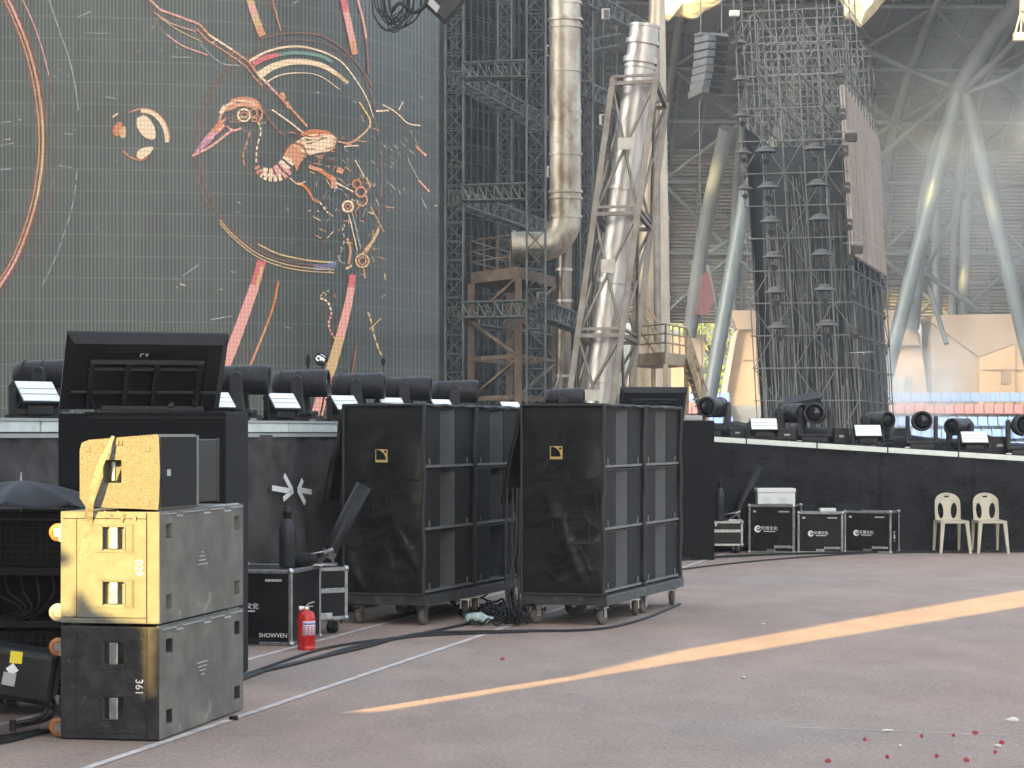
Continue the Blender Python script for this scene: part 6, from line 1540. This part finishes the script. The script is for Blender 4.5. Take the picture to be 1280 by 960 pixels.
for c in (ch1, ch2): c.scale = (.86, 1, 1); c['group'] = "plastic chairs in front of the wing"

# scraps on the floor
for x, y, s_, lb in ((1219, 918, .022, "largest red paper scrap, on the floor under the lower right corner litter"), (1252, 930, .016, "dark red paper scrap beside a white strip at the right"), (1035, 953, .018, "red paper scrap at the bottom edge of the picture, left of the others"), (1208, 952, .017, "red paper scrap at the bottom edge, nearest the right corner"), (1171, 947, .012, "small red scrap near the bottom edge, between two bigger ones"), (1081, 926, .012, "small red scrap left of the white paper strip"), (1109, 948, .012, "tiny red scrap left of centre near the bottom"), (1152, 922, .010, "tiny red scrap right of the white paper strip"), (628, 825, .022, "red paper scrap lying alone before the right speaker stack"), (1192, 921, .010, "tiny red scrap just left of the largest red scrap"), (1244, 942, .011, "tiny red scrap below the dark red one at the right")):
    p = G(x, y); m = MB(); s_ *= .5; m.obox(p + V(0, 0, .008), (s_, s_ * .3, .003), (-s_ * .5, s_ * 1.3, .004), (0, .002, .004)); m.obox(p + V(s_ * .7, 0, .008), (s_ * .5, 0, .003), (0, s_ * .7, -.003), (0, 0, .0015)); tag(m.build("paper_scrap", M_REDBIT), lb, "paper scrap", "red paper scraps")
for x, y, sx, sy, lb in ((1109, 915, .035, .012, "thin white paper strip on the floor at the lower right"), (1265, 902, .04, .022, "crumpled white paper near the right edge of the floor"), (1247, 934, .02, .012, "small white strip beside the dark red scrap"), (929, 848, .012, .02, "single pale scrap below the sunlit strip"), (1125, 934, .008, .008, "tiny white speck between red scraps"), (954, 781, .015, .02, "pale scrap above the sunlit strip near the middle"), (523, 795, .012, .012, "pale scrap beside the cable bundle")):
    p = G(x, y); m = MB(); m.ball(p + V(0, 0, .008), sx, sy, .007 if sx < .04 else .016, 10, 6)
    for v in m.v: v += .006 * noise.noise_vector(v * 60)
    tag(m.build("paper_scrap", M_WHITEBIT), lb, "paper scrap", "white paper scraps")

# ================================================================= AIR
def volume(name, density, color, noise_scale=None, aniso=.2):
    m = bpy.data.materials.new(name); m.use_nodes = True; n = m.node_tree.nodes; l = m.node_tree.links
    n.remove(n["Principled BSDF"]); v = n.new("ShaderNodeVolumePrincipled"); v.inputs["Color"].default_value = (*color, 1); v.inputs["Density"].default_value = density; v.inputs["Anisotropy"].default_value = aniso
    l.new(v.outputs[0], n["Material Output"].inputs["Volume"])
    if noise_scale:
        tc = n.new("ShaderNodeTexCoord"); t = n.new("ShaderNodeTexNoise"); t.inputs["Scale"].default_value = noise_scale; t.inputs["Detail"].default_value = 4; l.new(tc.outputs["Object"], t.inputs[0])
        ln = n.new("ShaderNodeVectorMath"); ln.operation = 'LENGTH'; l.new(tc.outputs["Object"], ln.inputs[0])
        mr = n.new("ShaderNodeMapRange"); mr.inputs[1].default_value = .25; mr.inputs[2].default_value = 1.0; mr.inputs[3].default_value = 1; mr.inputs[4].default_value = 0; l.new(ln.outputs["Value"], mr.inputs[0])
        r2 = n.new("ShaderNodeMapRange"); r2.inputs[1].default_value = .38; r2.inputs[2].default_value = .7; l.new(t.outputs[0], r2.inputs[0])
        mu = n.new("ShaderNodeMath"); mu.operation = 'MULTIPLY'; l.new(mr.outputs[0], mu.inputs[0]); l.new(r2.outputs[0], mu.inputs[1])
        m2 = n.new("ShaderNodeMath"); m2.operation = 'MULTIPLY'; m2.inputs[1].default_value = density; l.new(mu.outputs[0], m2.inputs[0]); l.new(m2.outputs[0], v.inputs["Density"])
    return m
HAZE = .0006
m = MB(); m.box((-92, -60, -1), (96, 170, 70)); kind(m.build("haze", volume("pale_air", HAZE, (.78, .88, .96))), 'stuff')

# drifting stage smoke at the right, in front of the far stand
def smoke(c, rx, ry, rz2, dens, nm="smoke"):
    m = MB(); m.ball((0, 0, 0), 1, 1, 1, 20, 12); o = m.build(nm, volume("smoke_" + str(len(MATS)) + str(round(c[0] * 10)), dens, (.76, .88, 1.0), 2.3)); o.location = c; o.scale = (rx, ry, rz2); kind(o, 'stuff'); return o
smoke((17.2, 108, 3.0), 3.6, 5, 4.0, .34)
smoke((21.0, 112, 5.0), 4.5, 4, 4.5, .09)
smoke((23.0, 110, 14.5), 8, 5, 8, .16)
smoke((16, 110, 10.0), 13, 5, 11, .05)
